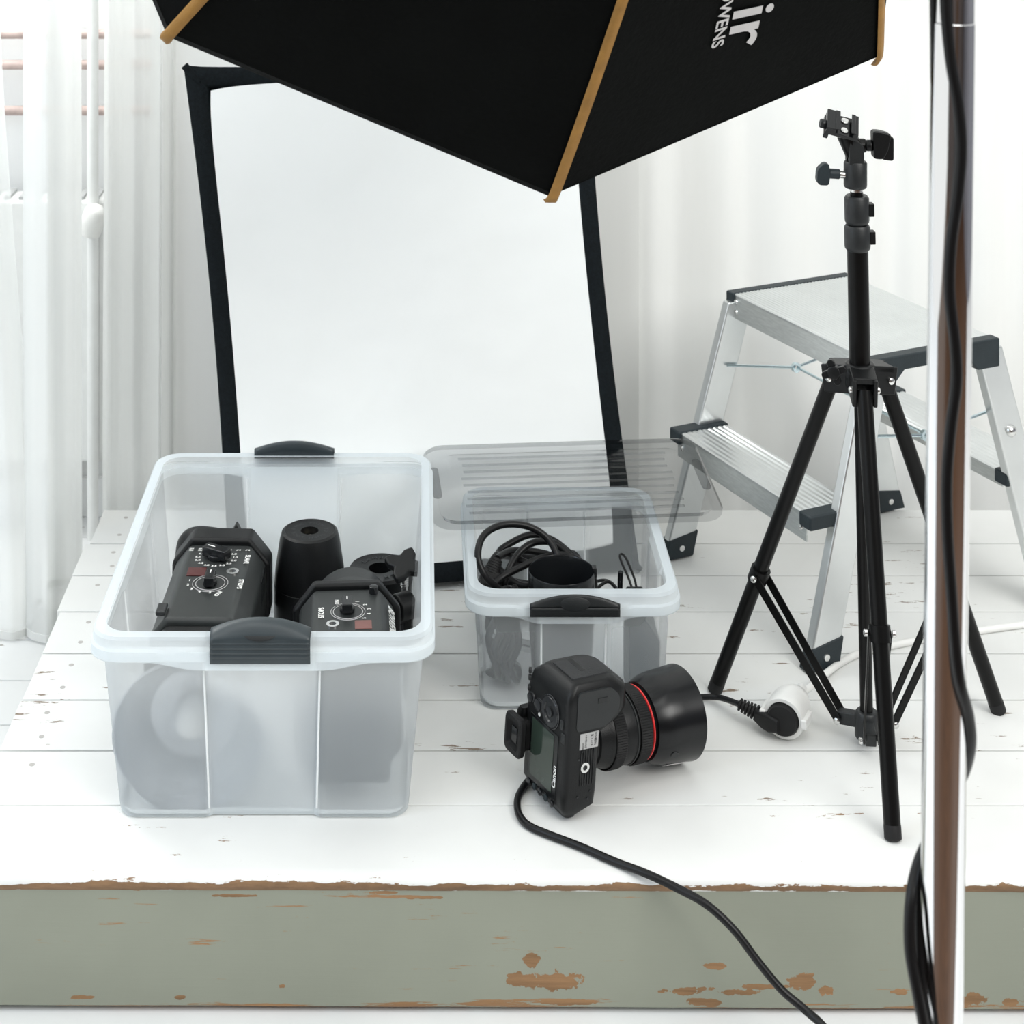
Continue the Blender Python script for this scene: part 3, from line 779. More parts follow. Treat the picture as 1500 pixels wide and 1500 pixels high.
# second head: at right, further forward
h2 = tag(empty('flash_head', (-.092, 2.105, 0), R(3)), 'black studio flash head at right in the large box with one dial on top', 'flash', 'flash heads in the large box')
ZU = .181
m = MB(); m.prism(octa(.118, .150, .019, .024, ZU-.150), -.080, .064); m.build('body', M_['grey_body'], h2, bevel=.006, seg=3)
m = MB(); m.prism(octa(.134, .166, .026, .028, ZU-.160), .062, .076); m.build('front_collar', M_['black_plastic'], h2, bevel=.004, seg=3)
m = MB(); m.prism(octa(.124, .148, .024, .03, ZU-.152), -.094, -.080); m.build('rear_collar', M_['black_plastic'], h2, bevel=.006)
m = MB(); m.lathe([(.058, 0), (.056, .022), (.050, .026), (.049, .058), (.044, .062), (.01, .062)], frame((.006, .076, .124), (0, 1, .05)), 40); dd = m.build('mount_drum', M_['dark_grey'], h2)
m = MB(); m.box((0, 0, 0), (.022, .04, .0006), Matrix.Translation((.043, .108, .150)) @ Matrix.Rotation(R(52), 4, 'Y')); m.build('paper_sticker', M_['white_ink'], h2)
knob_bar(h2, .000, .006, ZU, .024, .0125, .013, R(0))
ringlet(h2, .001, .004, ZU, .0175, .0182, 'dial_ring', M_['grey_ink']); ringlet(h2, .001, .004, ZU, .0205, .021, 'dial_ring', M_['grey_ink'])
ringlet(h2, -.0175, -.027, ZU, .0042, .0078, 'jack_socket', M_['steel'], .002)
m = MB(); m.box((.019, -.029, ZU+.0003), (.020, .020, .0012)); m.build('display_window', M_['brown_win'], h2)
m = MB(); m.lathe([(.0055, 0), (.0055, .008), (.004, .009)], Matrix.Translation((.033, .050, ZU))); m.build('fuse_cap', M_['black_gloss'], h2)
its = [('STOPS', -.031, .002, .0092, 90), ('ON', -.012, .0275, .007, 90), ('0', .000, .030, .006, 0)]
for i, s in enumerate('1 2 3 4 5'.split()):
    a = R(62-i*26); its.append((s, .0275*math.cos(a), .004+.0265*math.sin(a), .0065, 90))
its += [('8', .000, -.046, .007, 90), ('C1', .016, -.048, .007, 90)]
ink(h2, its, ZU+.0007, 'panel_print')
g = MB(); me = text_mesh('BOWENS', .016, 0, .25, 'CENTER', .0006)
g.mesh(me, Matrix.Translation((.0542, .005, ZU-.013)) @ Matrix.Rotation(R(51), 4, 'Y') @ Matrix.Rotation(R(-90), 4, 'Z')); g.build('brand_lettering', M_['white_ink'], h2, flat=True)
m = MB(); m.tube([(.034, -.082, .150), (.036, -.088, .12), (.037, -.088, .06), (.037, -.088, .034)], .0125, 14); m.build('stand_bracket', M_['black_plastic'], h2)
m = MB(); m.lathe([(.03, 0), (.034, .004), (.03, .008)], frame((-.005, -.090, .1), (0, -1, 0))); m.build('rear_disc', M_['dark_grey'], h2)

# black tapered can behind
can = tag(empty('black_can', (-.1525, 2.338, 0)), 'tall black tapered cylinder with a hole in its top, standing between the two flash heads', 'cylinder')
m = MB(); m.lathe([(.044, .003), (.046, .006), (.0475, .06), (.0475, .108), (.0468, .1085), (.0468, .1095), (.0473, .110), (.046, .128), (.040, .168), (.0375, .1765), (.034, .1785), (.033, .1775), (.012, .1775), (.0118, .165), (.002, .165)], None, 56); m.build('body', M_['black_plastic'], can, sharp=28)
m = MB(); m.lathe([(.0105, .1655), (.010, .168), (.002, .168)], None, 24); m.build('brass_plug', mat('brass', (.6, .5, .33), .35, 1.0), can)
m = MB()
for i, ch in enumerate('PUSH TO TURN LOCK RING '):
    if ch == ' ': continue
    a = R(-i*360/23+90); me = text_mesh(ch, .0075, 0, 0)
    m.mesh(me, Matrix.Rotation(a-R(90), 4, 'Z') @ Matrix.Translation((0, .022, .1779)))
m.build('embossed_ring', mat('worn raised letters', (.04, .042, .044), .45), can, flat=True)

# lens-mount drum at the right
drum = tag(empty('ring_adapter', (-.0575, 2.345, 0)), 'round black ring adapter with raised lettering, in the right rear of the large box', 'adapter')
m = MB(); m.lathe([(.040, .003), (.042, .008), (.042, .104), (.0435, .108), (.0435, .121), (.041, .125), (.039, .124), (.016, .124), (.0155, .085), (.002, .085)], None, 48); m.build('body', M_['black_plastic'], drum, sharp=28)
m = MB()
for i, ch in enumerate('  LAMP MAX PUSH REL '):
    if ch == ' ': continue
    a = R(-i*360/20+180); me = text_mesh(ch, .010, .0003, 0)
    m.mesh(me, Matrix.Rotation(a-R(90), 4, 'Z') @ Matrix.Translation((0, .028, .1245)))
m.build('embossed_ring', M_['black_gloss'], drum, flat=True)
clamp = tag(empty('tilt_clamp', (-.0235, 2.258, 0)), 'black tilt clamp with a star shaped knob and steel bolt beside the right flash head', 'clamp')
m = MB(); m.bar((.004, 0, .004), (.004, 0, .125), .034, .012, up=(1, 0, 0)); m.lathe([(.016, -.012), (.018, -.010), (.018, .010), (.016, .012)], frame((-.002, -.008, .118), (1, .6, 0)), 28); m.build('bracket', M_['black_plastic'], clamp, bevel=.003)
m = MB(); m.cyl((-.001, .008, .125), (-.001, .012, .160), .0045, seg=14)
for i in range(6): m.lathe([(.0052, 0), (.0052, .0015)], Matrix.Translation((-.001, .010, .136+.003*i)), 14)
m.build('bolt', M_['steel'], clamp)
m = MB()
star = []
for i in range(16):
    a = 2*math.pi*i/16+.35; r = (.029 if i % 4 in (0,) else .022 if i % 4 in (1, 3) else .015); star.append((r*math.cos(a), r*math.sin(a)))
m.prism(star, 0, .011, Matrix.Translation((-.001, .012, .158)) @ Matrix.Rotation(R(112), 4, 'X'))
m.build('star_knob', M_['black_plastic'], clamp, bevel=.003)
for z in (.095, .060):
    m = MB(); m.box((.014, .030, z), (.012, .02, .011)); m.build('lug', M_['black_gloss'], clamp, bevel=.002)

# ------------------------------------------------------------------ cables and bits in the small box
def P2(px, py, z): return onz(px, py, z)
cab = tag(empty('power_cable', (.13, 2.35, 0)), 'thick black power cable coiled in loops in the left half of the small box', 'cable')
o_ = Vector((.13, 2.35, 0))
def wl(*pts): return [at(px, py, d)-o_ for px, py, d in pts]
m = MB()
m.tube(wl((758, 905, 2.33), (735, 868, 2.30), (712, 845, 2.29), (700, 815, 2.30), (708, 785, 2.32), (735, 769, 2.34), (770, 770, 2.35), (798, 785, 2.35), (814, 808, 2.34), (817, 830, 2.33), (810, 862, 2.33), (790, 905, 2.33)), .0046, 10)
m.tube(wl((735, 900, 2.36), (738, 862, 2.33), (745, 835, 2.34), (762, 808, 2.36), (785, 794, 2.37), (812, 796, 2.37), (835, 815, 2.36), (850, 840, 2.35), (862, 870, 2.35), (850, 900, 2.35)), .0046, 10)
m.tube(wl((716, 866, 2.30), (735, 846, 2.32), (765, 830, 2.33), (795, 817, 2.34), (830, 813, 2.36), (855, 828, 2.36), (870, 850, 2.35), (868, 880, 2.36)), .0046, 10)
m.tube(wl((728, 818, 2.35), (745, 808, 2.38), (775, 807, 2.40), (810, 815, 2.40), (840, 835, 2.40), (855, 865, 2.40), (830, 900, 2.40)), .0046, 10)
rg = random.Random(4)
base = Vector((.030, .050, .008))
pts = []
for k in range(64):
    a = k*2*math.pi/11.0+rg.uniform(-.08, .08); t = k/63
    rx, ry = .060+.010*math.sin(k*1.3)+rg.uniform(-.005, .005), .066+.012*math.cos(k*.7)
    pts.append(base+Vector((rx*math.cos(a)*.92, ry*math.sin(a)*.8+.01, .108*t+.010*math.sin(a*2+k*.3)+.004)))
m.tube(pts, .0046, 8, n=4)
pts = []
for k in range(58):
    a = k*2*math.pi/11.6+rg.uniform(-.08, .08)
    r = .053+rg.uniform(-.008, .003)
    pts.append(Vector((-.026+.034*(k/57-.5)+.007*math.sin(k*2.1), -.062+.052*math.cos(a)*r/.05+.004, .064+r*math.sin(a))))
m.tube(pts, .0046, 8, n=4)
m.build('cord', M_['cord'], cab, sharp=60)
p0, p1 = at(728, 818, 2.345)-o_, at(712, 860, 2.325)-o_
m = MB(); dirn = (p1-p0)
for k in range(6): m.lathe([(.0085+.0006*k, 0), (.0085+.0006*k, .0028)], frame(p0+dirn*(.03+.085*k), dirn), 16)
m.cyl(p0, p0+dirn*.6, .006, .0075); m.build('strain_relief', M_['rubber'], cab)
m = MB(); m.box((0, 0, .012), (.026, .020, .034), frame(p0+dirn*.55, dirn)); m.build('plug_body', M_['rubber'], cab, bevel=.004)

cup = tag(empty('black_bowl', (.181, 2.280, 0)), 'glossy black bowl shaped cap among the cables in the small box', 'cap')
m = MB(); m.lathe([(.030, .002), (.038, .006), (.0425, .08), (.0435, .130), (.0435, .150), (.0425, .152), (.0415, .150), (.040, .06), (.036, .012), (.003, .010)], None, 56); m.build('shell', M_['black_gloss'], cup, sharp=30)
m = MB(); m.box((.043, .0, .150), (.006, .012, .012)); m.build('tab', M_['black_gloss'], cup, bevel=.001)
adp = tag(empty('power_adapter', (.288, 2.268, 0)), 'dark power adapter block standing in the front right corner of the small box', 'adapter')
m = MB(); m.prism([(-.024, .002), (.014, .002), (.016, .080), (-.004, .112), (-.024, .112)], -.034, .034); m.build('case', M_['slate'], adp, bevel=.003)
sy = tag(empty('sync_cord', (.25, 2.34, 0)), 'thin black looped cord with a small ferrite block at the right of the small box', 'cord')
o_ = Vector((.25, 2.34, 0))
m = MB()
m.tube(wl((928, 868, 2.33), (920, 845, 2.34), (911, 825, 2.36), (908, 814, 2.365), (912, 812, 2.365), (919, 822, 2.355), (930, 850, 2.335), (933, 870, 2.33)), .0016, 8)
m.tube(wl((872, 852, 2.36), (885, 850, 2.37), (896, 855, 2.37), (905, 870, 2.36), (900, 890, 2.36), (880, 900, 2.36)), .0022, 8)
m.tube(wl((872, 864, 2.35), (890, 852, 2.36), (903, 862, 2.35), (912, 880, 2.34), (905, 905, 2.34)), .0022, 8)
m.build('cord', M_['cord'], sy)
m = MB(); c0 = at(930, 866, 2.325)-o_; m.box(tuple(c0-Vector((0, 0, .012))), (.023, .014, .032)); m.build('ferrite_block', M_['dark_grey'], sy, bevel=.0025)
m = MB(); c0 = at(908, 850, 2.34)-o_; m.cyl(c0-Vector((0, 0, .02)), c0+Vector((.001, 0, .012)), .0036); m.build('connector', M_['black_gloss'], sy, bevel=.001)
m = MB(); m.cyl(c0-Vector((0, .003, .0)), c0+Vector((0, -.0045, 0)), .0008); m.build('pin', M_['steel'], sy)

# ------------------------------------------------------------------ camera standing on its left end
YAW = R(28)
cm = empty('camera', (.1575, 2.041, 0)); cm.rotation_mode = 'XYZ'
cm.rotation_euler = (0, R(4.2), YAW)
tag(cm, 'black digital SLR camera with a hooded zoom lens standing on its side on the boards', 'camera')
cm.location.z = .0045
# local axes: x = lens direction, y = camera up (away from base plate), z = towards the grip end
def rpoly(pts, r, n=5):
    """round the corners of a closed 2-D polygon; r may be a list"""
    out = []; L = len(pts)
    for i, p in enumerate(pts):
        a, b = Vector(pts[i-1]), Vector(pts[(i+1) % L]); p = Vector(p)
        rr_ = r[i] if isinstance(r, (list, tuple)) else r
        u, v = (a-p).normalized(), (b-p).normalized()
        d = min(rr_, (a-p).length*.49, (b-p).length*.49)
        s, e = p+u*d, p+v*d
        for k in range(n+1):
            t = k/n; q = s*(1-t)**2+p*2*t*(1-t)+e*t*t; out.append((q.x, q.y))
    return out
YB, YT = -.056, .034       # base plate, shoulder
def section(z):
    """outline in (x, y) of the body at height z along its width"""
    xb = -.030                                   # back
    xf = .016
    g = smooth01(.088, .112, z)                  # grip swells forward near the top end
    if z < .016: xf = .004+.012*smooth01(0, .016, z)
    xf = xf+.040*g
    ytop = YT-.012*smooth01(.11, .15, z)
    return xb, xf, ytop
rs = []
zs = [0, .0015, .005, .012, .03, .06, .085, .092, .098, .104, .112, .125, .136, .143, .147, .149]
for z in zs:
    xb, xf, yt = section(z)
    ins = .012*(1-smooth01(0, .012, z)) + .016*smooth01(.134, .1495, z)
    ins = ins if z not in (.149,) else .020
    g = smooth01(.088, .112, z)
    poly = [(xb+ins*.6, YB+ins*.35), (xf-ins, YB+ins*.35), (xf-ins, yt-ins*.6), (xb+ins*.6, yt-ins*.6)]
    rs.append([(x, y, z) for x, y in rpoly(poly, [.007, .007+.013*g, .010+.008*g, .008], 5)])
m = MB(); m.rings(rs); body = m.build('body', M_['black_plastic'], cm, sharp=45)
# pebbled rubber round the grip end
rs = []
for z in [.108, .118, .128, .136, .1425, .147, .1497]:
    xb, xf, yt = section(z)
    ins = .016*smooth01(.134, .1495, z); ins = .0195 if z > .149 else ins
    poly = [(xb+.014, YB+ins*.35+.009), (xf-ins+.0009, YB+ins*.35+.009), (xf-ins+.0009, yt-ins*.6-.008), (xb+.014, yt-ins*.6-.008)]
    rs.append([(x, y, z+.0008) for x, y in rpoly(poly, [.002, .012, .012, .002], 5)])
m = MB(); m.rings(rs); m.build('grip_rubber', M_['leatherette'], cm, sharp=50)
m = MB(); m.box((.0065, -.012, .1504), (.007, .030, .0008)); m.build('grip_slot', M_['black_gloss'], cm, bevel=.0003)
# pentaprism hump and eyepiece
m = MB()
hp = rpoly([(-.034, .0), (.026, .0), (.022, .021), (-.034, .017)], .005)
m.rings([[(x, YT-.002+y*s_, z) for x, y in hp] for z, s_ in ((.038, .55), (.046, .95), (.062, 1.0), (.078, .95), (.086, .55))]); m.build('prism_hump', M_['black_plastic'], cm, sharp=50)
m = MB()
ep = rpoly([(-.021, -.0165), (.021, -.0165), (.021, .0165), (-.021, .0165)], .008)
E0 = Vector((-.030, .032, .058))
def epr(s, x): return [(E0.x+x, E0.y+b*s, E0.z+a*s) for a, b in ep]
m.rings([epr(.80, .004), epr(.80, -.006), epr(1.06, -.010), epr(1.08, -.0155), epr(1.0, -.0175), epr(.76, -.0175), epr(.62, -.013)], True, True)
ec = m.build('eyecup', M_['rubber'], cm, sharp=30)
m = MB(); m.box((E0.x-.0135, E0.y, E0.z), (.002, .011, .017)); m.build('viewfinder_glass', M_['dark_glass'], ec)
# back: screen, buttons, wheel
m = MB(); m.box((-.0303, -.010, .051), (.0012, .060, .074)); m.build('screen_frame', M_['black_gloss'], cm, bevel=.0006)
m = MB(); m.box((-.0311, -.0085, .0525), (.0006, .047, .064)); m.build('lcd_screen', M_['lcd'], cm)
m = MB(); me = text_mesh('Canon', .0095, 0, 0, 'CENTER', .0003)
m.mesh(me, Matrix.Translation((-.0312, -.0365, .041)) @ Matrix.Rotation(R(-90), 4, 'Y') @ Matrix.Rotation(R(0), 4, 'Z'))
m.build('brand_lettering', M_['white_ink'], cm, flat=True)
m = MB(); WX = frame((-.0300, -.0215, .1075), (-1, 0, 0))
m.lathe([(.0185, 0), (.0185, .0014), (.0168, .0022), (.0160, .0032), (.0110, .0034), (.0100, .0018)], WX, 48, True, True); wh = m.build('control_wheel', M_['wheel'], cm)
m = MB()
for i in range(40):
    a = 2*math.pi*i/40; m.box((.0172*math.cos(a), .0172*math.sin(a), .0018), (.001, .0012, .0022), WX)
m.build('knurling', M_['wheel'], wh)
m = MB(); m.lathe([(.0055, .001), (.0055, .0036), (.004, .0042)], WX, 24); m.build('set_button', M_['wheel'], wh)
for (y, z, r) in ((.004, .103, .0065), (.021, .104, .0052)):
    m = MB(); m.lathe([(r+.0015, 0), (r+.0012, .001), (r, .0015), (r, .0035), (r*.7, .004)], frame((-.0300, y, z), (-1, 0, 0)), 24); m.build('button', M_['wheel'], cm)
for i in range(5):
    m = MB(); m.lathe([(.0038, 0), (.0038, .0016), (.0030, .0022)], frame((-.0300, .016-.0125*i, .0095), (-1, 0, 0)), 20); m.build('button', [M_['wheel'], M_['slate']][i % 2], cm)
for (y, z) in ((-.045, .1035), (-.049, .090)):
    m = MB(); m.box((-.0302, y, z), (.003, .006, .011)); m.build('button', M_['dark_grey'], cm, bevel=.0012)
m = MB(); m.lathe([(.0022, 0), (.0022, .001)], frame((-.0300, .002, .093), (-1, 0, 0)), 12); m.build('status_lamp', M_['white_plastic'], cm)
for z in (.124, .132, .112):
    m = MB(); m.lathe([(.0035, 0), (.0035, .003), (.0025, .0036)], frame((-.0285, YT-.007, z), (-1, .6, 0)), 16); m.build('button', M_['dark_grey'], cm)
# base plate: battery door, label, tripod socket, ribs
m = MB(); m.prism(rpoly([(-.018, .098), (.022, .098), (.040, .113), (.040, .130), (.028, .141), (-.018, .141)], .006), YB-.0008, YB+.003); bd_ = m.build('battery_door', M_['dark_grey'], cm, sharp=40)
m = MB(); m.box((.016, YB-.0011, .129), (.013, .001, .006)); m.build('door_latch', M_['black_gloss'], bd_, bevel=.0015)
m = MB(); m.box((.0005, YB-.0004, .086), (.025, .0010, .0175)); lb = m.build('rating_label', M_['label_paper'], cm)
g = MB()
for s, x, z, sz in (('Canon', -.008, .0795, .0042), ('DS126461', -.004, .086, .0034), ('CE', .004, .090, .0050), ('N82', .009, .084, .0045), ('8.1V', .004, .083, .0034), ('MADE', .009, .090, .0034)):
    g.mesh(text_mesh(s, sz, 0, 0), Matrix.Translation((x, YB-.0012, z)) @ Matrix.Rotation(R(90), 4, 'X') @ Matrix.Rotation(R(90), 4, 'Z'))
g.build('label_print', M_['black_gloss'], lb, flat=True)
m = MB(); m.lathe([(.0030, .0), (.0030, .0012), (.0058, .0012), (.0060, 0)], frame((-.003, YB+.0001, .056), (0, -1, 0)), 28, False, False); sk = m.build('tripod_socket', M_['steel'], cm)
m = MB(); m.lathe([(.003, .0004), (.001, .0003)], frame((-.003, YB, .056), (0, -1, 0)), 20); m.build('socket_hole', M_['dark_glass'], sk)
m = MB()
for i in range(6): m.box((-.009+.0034*i, YB-.0003, .056), (.0007, .0009, .040))
m.build('base_ribs', M_['black_gloss'], cm)
m = MB()
for x, z in ((-.012, .066), (.003, .020), (-.011, .024), (.006, .028)): m.lathe([(.0014, 0), (.0014, .0006)], frame((x, YB, z), (0, -1, 0)), 10)
m.build('base_screw', M_['black_gloss'], cm)
# lens
LC = Vector((0, -.006, .0635)); LM = lambda x: frame((x, LC.y, LC.z), (1, 0, 0))
m = MB(); m.lathe([(.036, .008), (.036, .020), (.0335, .021), (.0335, .028), (.0355, .030), (.0385, .044), (.0400, .047), (.0400, .060), (.0405, .062), (.0405, .098), (.0395, .100), (.0395, .108), (.0375, .112), (.037, .125), (.030, .126), (.001, .118)], LM(0), 64); ln = m.build('lens', M_['black_plastic'], cm, sharp=30)
def ribbed(name, x0, x1, r, nrib, m_):
    g = MB(); sg = nrib*2
    rs = []
    for x in (x0, x0+.0012, x1-.0012, x1):
        k = .0 if x in (x0, x1) else .0014
        rs.append([(x, LC.y+(r+(k if i % 2 else .0004))*math.cos(2*math.pi*i/sg), LC.z+(r+(k if i % 2 else .0004))*math.sin(2*math.pi*i/sg)) for i in range(sg)])
    g.rings(rs, False, False); return g.build(name, m_, ln, sharp=20)
ribbed('zoom_ring', .0475, .063, .0412, 90, M_['rubber'])
ribbed('focus_ring', .082, .0985, .0418, 90, M_['rubber'])
m = MB(); m.lathe([(.0408, .078), (.0416, .0785), (.0416, .0795), (.0408, .080)], LM(0), 64, False, False); m.build('trim_ring', M_['dark_grey'], ln)
m = MB(); m.lathe([(.0400, .1000), (.0413, .1006), (.0413, .1022), (.0400, .103)], LM(0), 64, False, False); m.build('red_ring', M_['red_ring'], ln)
m = MB(); m.lathe([(.0395, .1065), (.0428, .1065), (.0435, .108), (.0478, .118), (.0500, .128), (.0510, .142), (.0528, .1665), (.0530, .1685), (.0515, .169), (.0495, .142), (.0480, .128), (.0420, .112)], LM(0), 72, False, False); hd = m.build('lens_hood', mat('satin black hood', (.004, .0045, .0055), .26, spec=.35), ln, sharp=30)
m = MB(); a = R(205)
m.lathe([(.0002, .0007), (.0045, .0007), (.005, .0)], frame((.128, LC.y+.0502*math.cos(a), LC.z+.0502*math.sin(a)), (-.18, math.cos(a), math.sin(a))), 20); m.build('hood_release', M_['dark_grey'], hd)
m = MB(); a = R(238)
m.box((0, 0, .0004), (.030, .012, .0008), frame((.143, LC.y+.0510*math.cos(a), LC.z+.0510*math.sin(a)), (-.05, math.cos(a), math.sin(a)), (1, 0, 0))); m.build('hood_highlight', M_['grey_ink'], hd)  # thin pale plate standing in for the highlight on the hood's underside
m = MB(); m.lathe([(.036, .120), (.030, .124), (.015, .127), (.001, .128)], LM(0), 40, False, True); m.build('front_glass', M_['dark_glass'], ln)

# ------------------------------------------------------------------ cords on the platform
z = .0046
def pz(px, py, zz=z): return onz(px, py, zz)
m = MB()
m.tube([pz(800, 1128), pz(778, 1140), pz(765, 1156), pz(758, 1172), pz(760, 1192), pz(774, 1209), pz(805, 1223), pz(850, 1240), pz(900, 1262), pz(945, 1279, .006), at(990, 1300, 1.872), at(1035, 1325, 1.852), at(1075, 1362, 1.84), at(1110, 1408, 1.83), at(1145, 1450, 1.82), at(1180, 1480, 1.81), at(1215, 1515, 1.79), Vector((.45, 1.77, FLOOR+.006)), Vector((.52, 1.72, FLOOR+.005)), Vector((.66, 1.62, FLOOR+.005))], .0042, 12)
tag(m.build('cable', M_['cord']), 'black cord running from under the camera over the platform edge to the floor', 'cord')

pg = tag(empty('power_plug', pz(1105, 1050, 0)), 'black power plug on a short cord coming from behind the lens hood', 'plug')
o_ = pg.location.copy()
sA, sB = Vector((.445, 2.153, .0265)), Vector((.490, 2.236, .0265))   # socket axis, mouth first
sax = (sB-sA).normalized()
pin = sA+sax*.006
m = MB(); m.tube([Vector(p)-o_ for p in (pz(985, 1040), pz(1010, 1024, .006), pz(1030, 1021, .008), pz(1055, 1022, .012), at(1084, 1032, 2.19))], .0036, 12); m.build('cord', M_['cord'], pg)
q0, q1 = at(1082, 1031, 2.19)-o_, at(1112, 1046, 2.178)-o_
m = MB()
for k in range(6): m.lathe([(.0075+.0004*k, 0), (.0075+.0004*k, .0022)], frame(q0+(q1-q0)*(.04+.16*k), q1-q0), 4 if False else 18)
m.cyl(q0, q1, .0045, .006); m.build('strain_relief', M_['rubber'], pg)
m = MB()
dq = (at(1147, 1062, 2.150)-o_-q1)
M = frame(q1-dq*.03, dq, (0, 0, 1))
m.rings([rr(.014, .018, .003, 0), rr(.020, .024, .004, .012), rr(.022, .026, .004, dq.length*.62), rr(.016, .022, .004, dq.length*1.0)], True, True, M)
m.lathe([(.0195, -.002), (.0195, .006), (.018, .012), (.010, .014)], frame(pin-o_, -sax), 32); m.build('plug_body', M_['rubber'], pg, sharp=35)
so = tag(empty('extension_socket', (sA.x, sA.y, 0)), 'white extension cord socket with side flaps beside the light stand leg', 'socket')
o_ = so.location.copy()
m = MB(); m.lathe([(.0205, .004), (.0205, 0), (.0245, 0), (.0255, .002), (.0255, .030), (.0235, .040), (.017, .056), (.012, .064), (.008, .068), (.0065, .082), (.002, .083)], frame(sA-o_, sax), 40, True, True); m.build('socket_body', M_['white_plastic'], so, sharp=35)
sd = sax.cross(Vector((0, 0, 1))).normalized()
for sgn in (-1, 1):
    m = MB(); mid = sA-o_+sd*sgn*.026+sax*.012
    m.box((0, 0, 0), (.008, .028, .012), frame(mid, Vector((0, 0, 1)), sd)); m.build('flap', M_['white_plastic'], so, bevel=.002)
m = MB(); m.lathe([(.0203, .007), (.002, .0075)], frame(sA-o_, sax), 32); m.build('socket_recess', M_['dark_glass'], so)
m = MB(); e = sA+sax*.083
m.tube([Vector(p)-o_ for p in (e-sax*.004, e+sax*.02-Vector((0, 0, .012)), pz(1225, 975), pz(1262, 956), pz(1300, 947), pz(1350, 937), pz(1420, 926), pz(1500, 915), pz(1600, 903), pz(1750, 890))], .0046, 12); m.build('cord', M_['white_plastic'], so)

# ------------------------------------------------------------------ black light stand
TB = Vector((.547, 2.147, 0))
ts = tag(empty('light_stand', TB), 'black three legged light stand standing on the boards in front of the step stool', 'stand')
KP = F/TB.y
def T(px, py, dy=0.0): return Vector(((px-VX)*(TB.y+dy)/F-TB.x, dy, CH-(py-VY)*(TB.y+dy)/F))
top, hub = T(1255, 300), Vector((0, 0, .025))
ax = (top-hub).normalized()
def col(z): return hub+ax*((z-hub.z)/ax.z)
m = MB(); m.cyl(col(.020), col(.46), .0078, seg=28); m.build('inner_column', M_['black_metal'], ts)
m = MB(); m.cyl(col(.455), col(.620), .0128, seg=32); m.build('outer_column', M_['black_metal'], ts)
for z0, z1, r in ((.608, .640, .0158), (.6405, .676, .0150)):
    m = MB(); m.lathe([(r-.003, 0), (r-.0005, .003), (r, .006), (r, z1-z0-.003), (r-.002, z1-z0)], frame(col(z0), ax), 32); cc = m.build('clamp_collar', M_['dark_grey'], ts, sharp=40)
    m = MB(); m.box((r+.002, 0, (z1-z0)*.5), (.007, .012, .016), frame(col(z0), ax, (1, 0, 0))); m.build('collar_tab', M_['black_plastic'], cc, bevel=.001)
m = MB(); m.cyl(col(.674), col(.687), .0078, seg=24); m.build('spigot', M_['black_metal'], ts)
m = MB(); m.cyl(col(.681), col(.690), .0079, seg=24); m.build('spigot_ring', M_['steel'], ts)
feet = [Vector((-.019, -.190, 0)), Vector((-.167, .119, 0)), Vector((.185, .070, 0))]
uh = col(.452)
m = MB(); m.lathe([(.0185, -.012), (.020, -.008), (.020, .014), (.0165, .018)], frame(uh, ax), 32)
for f in feet:
    d = Vector((f.x, f.y, 0)).normalized(); s = d.cross(Vector((0, 0, 1)))
    for k in (-1, 1): m.bar(uh+s*k*.0125, uh+d*.043+s*k*.0125-Vector((0, 0, .006)), .005, .034)
    m.bar(uh+d*.010+Vector((0, 0, .013)), uh+d*.040+Vector((0, 0, .008)), .030, .008)
m.build('upper_hub', M_['black_plastic'], ts, bevel=.0015)
lh = Vector((0, 0, .027))
m = MB(); m.lathe([(.011, -.022), (.0145, -.018), (.0145, .010), (.012, .014)], Matrix.Translation(lh), 28)
for f in feet:
    d = Vector((f.x, f.y, 0)).normalized()
    m.bar(lh+d*.008, lh+d*.036-Vector((0, 0, .004)), .013, .016)
m.build('lower_hub', M_['dark_grey'], ts, bevel=.0015)
for i, f in enumerate(feet):
    d = Vector((f.x, f.y, 0)).normalized(); s = d.cross(Vector((0, 0, 1)))
    a = uh+d*.034-Vector((0, 0, .004)); dl = (f-a).normalized()
    b = f+Vector((0, 0, .0035))
    m = MB(); m.lathe([(.0095, 0), (.0095, (b-a).length)], frame(a, b-a), 28); lg = m.build('leg', M_['black_metal'], ts)
    m = MB(); m.lathe([(.0096, -.012), (.0098, -.011), (.0097, .002), (.008, .0035)], frame(b, b-a), 24); m.build('foot_cap', M_['rubber'], lg)
    t = .62 if i == 1 else .60 if i == 2 else .56
    c = a*(1-t)+f*t; l0 = lh+d*.034-Vector((0, 0, .005))
    for k in (-1, 1):
        m = MB(); m.bar(l0+s*k*.0085, c+s*k*.0125, .0022, .0105); m.build('strut', M_['black_metal'], ts, bevel=.0006)
    m = MB()
    for (q, h_) in ((c, .0165), (l0, .0125)):
        for k in (-1, 1): m.lathe([(.0042, 0), (.0042, .003), (.0025, .0042)], frame(q+s*k*(h_-.002), s*k), 14)
    for k in (-1, 1): m.lathe([(.0042, 0), (.0042, .003), (.0025, .0042)], frame(a+s*k*.0148, s*k), 14)
    m.build('bolt', M_['steel'], ts)
    m = MB()
    m.lathe([(.0125, -.009), (.0125, .009)], frame(c, a-f), 24); m.build('leg_clip', M_['black_metal'], ts)
m = MB(); kc = T(1222, 545, -.035)
for a in range(4): m.rings([rr(.0085, .014, .004, -.004), rr(.0085, .014, .004, .004)], True, True, frame(kc, (-.35, -1, .1), (1, 0, 0)) @ Matrix.Rotation(R(20+90*a), 4, 'Z') @ Matrix.Translation((0, .0085, 0)))
m.lathe([(.008, -.005), (.008, .006), (.006, .0065)], frame(kc, (-.35, -1, .1)), 20); m.build('lock_knob', M_['black_plastic'], ts, bevel=.001)

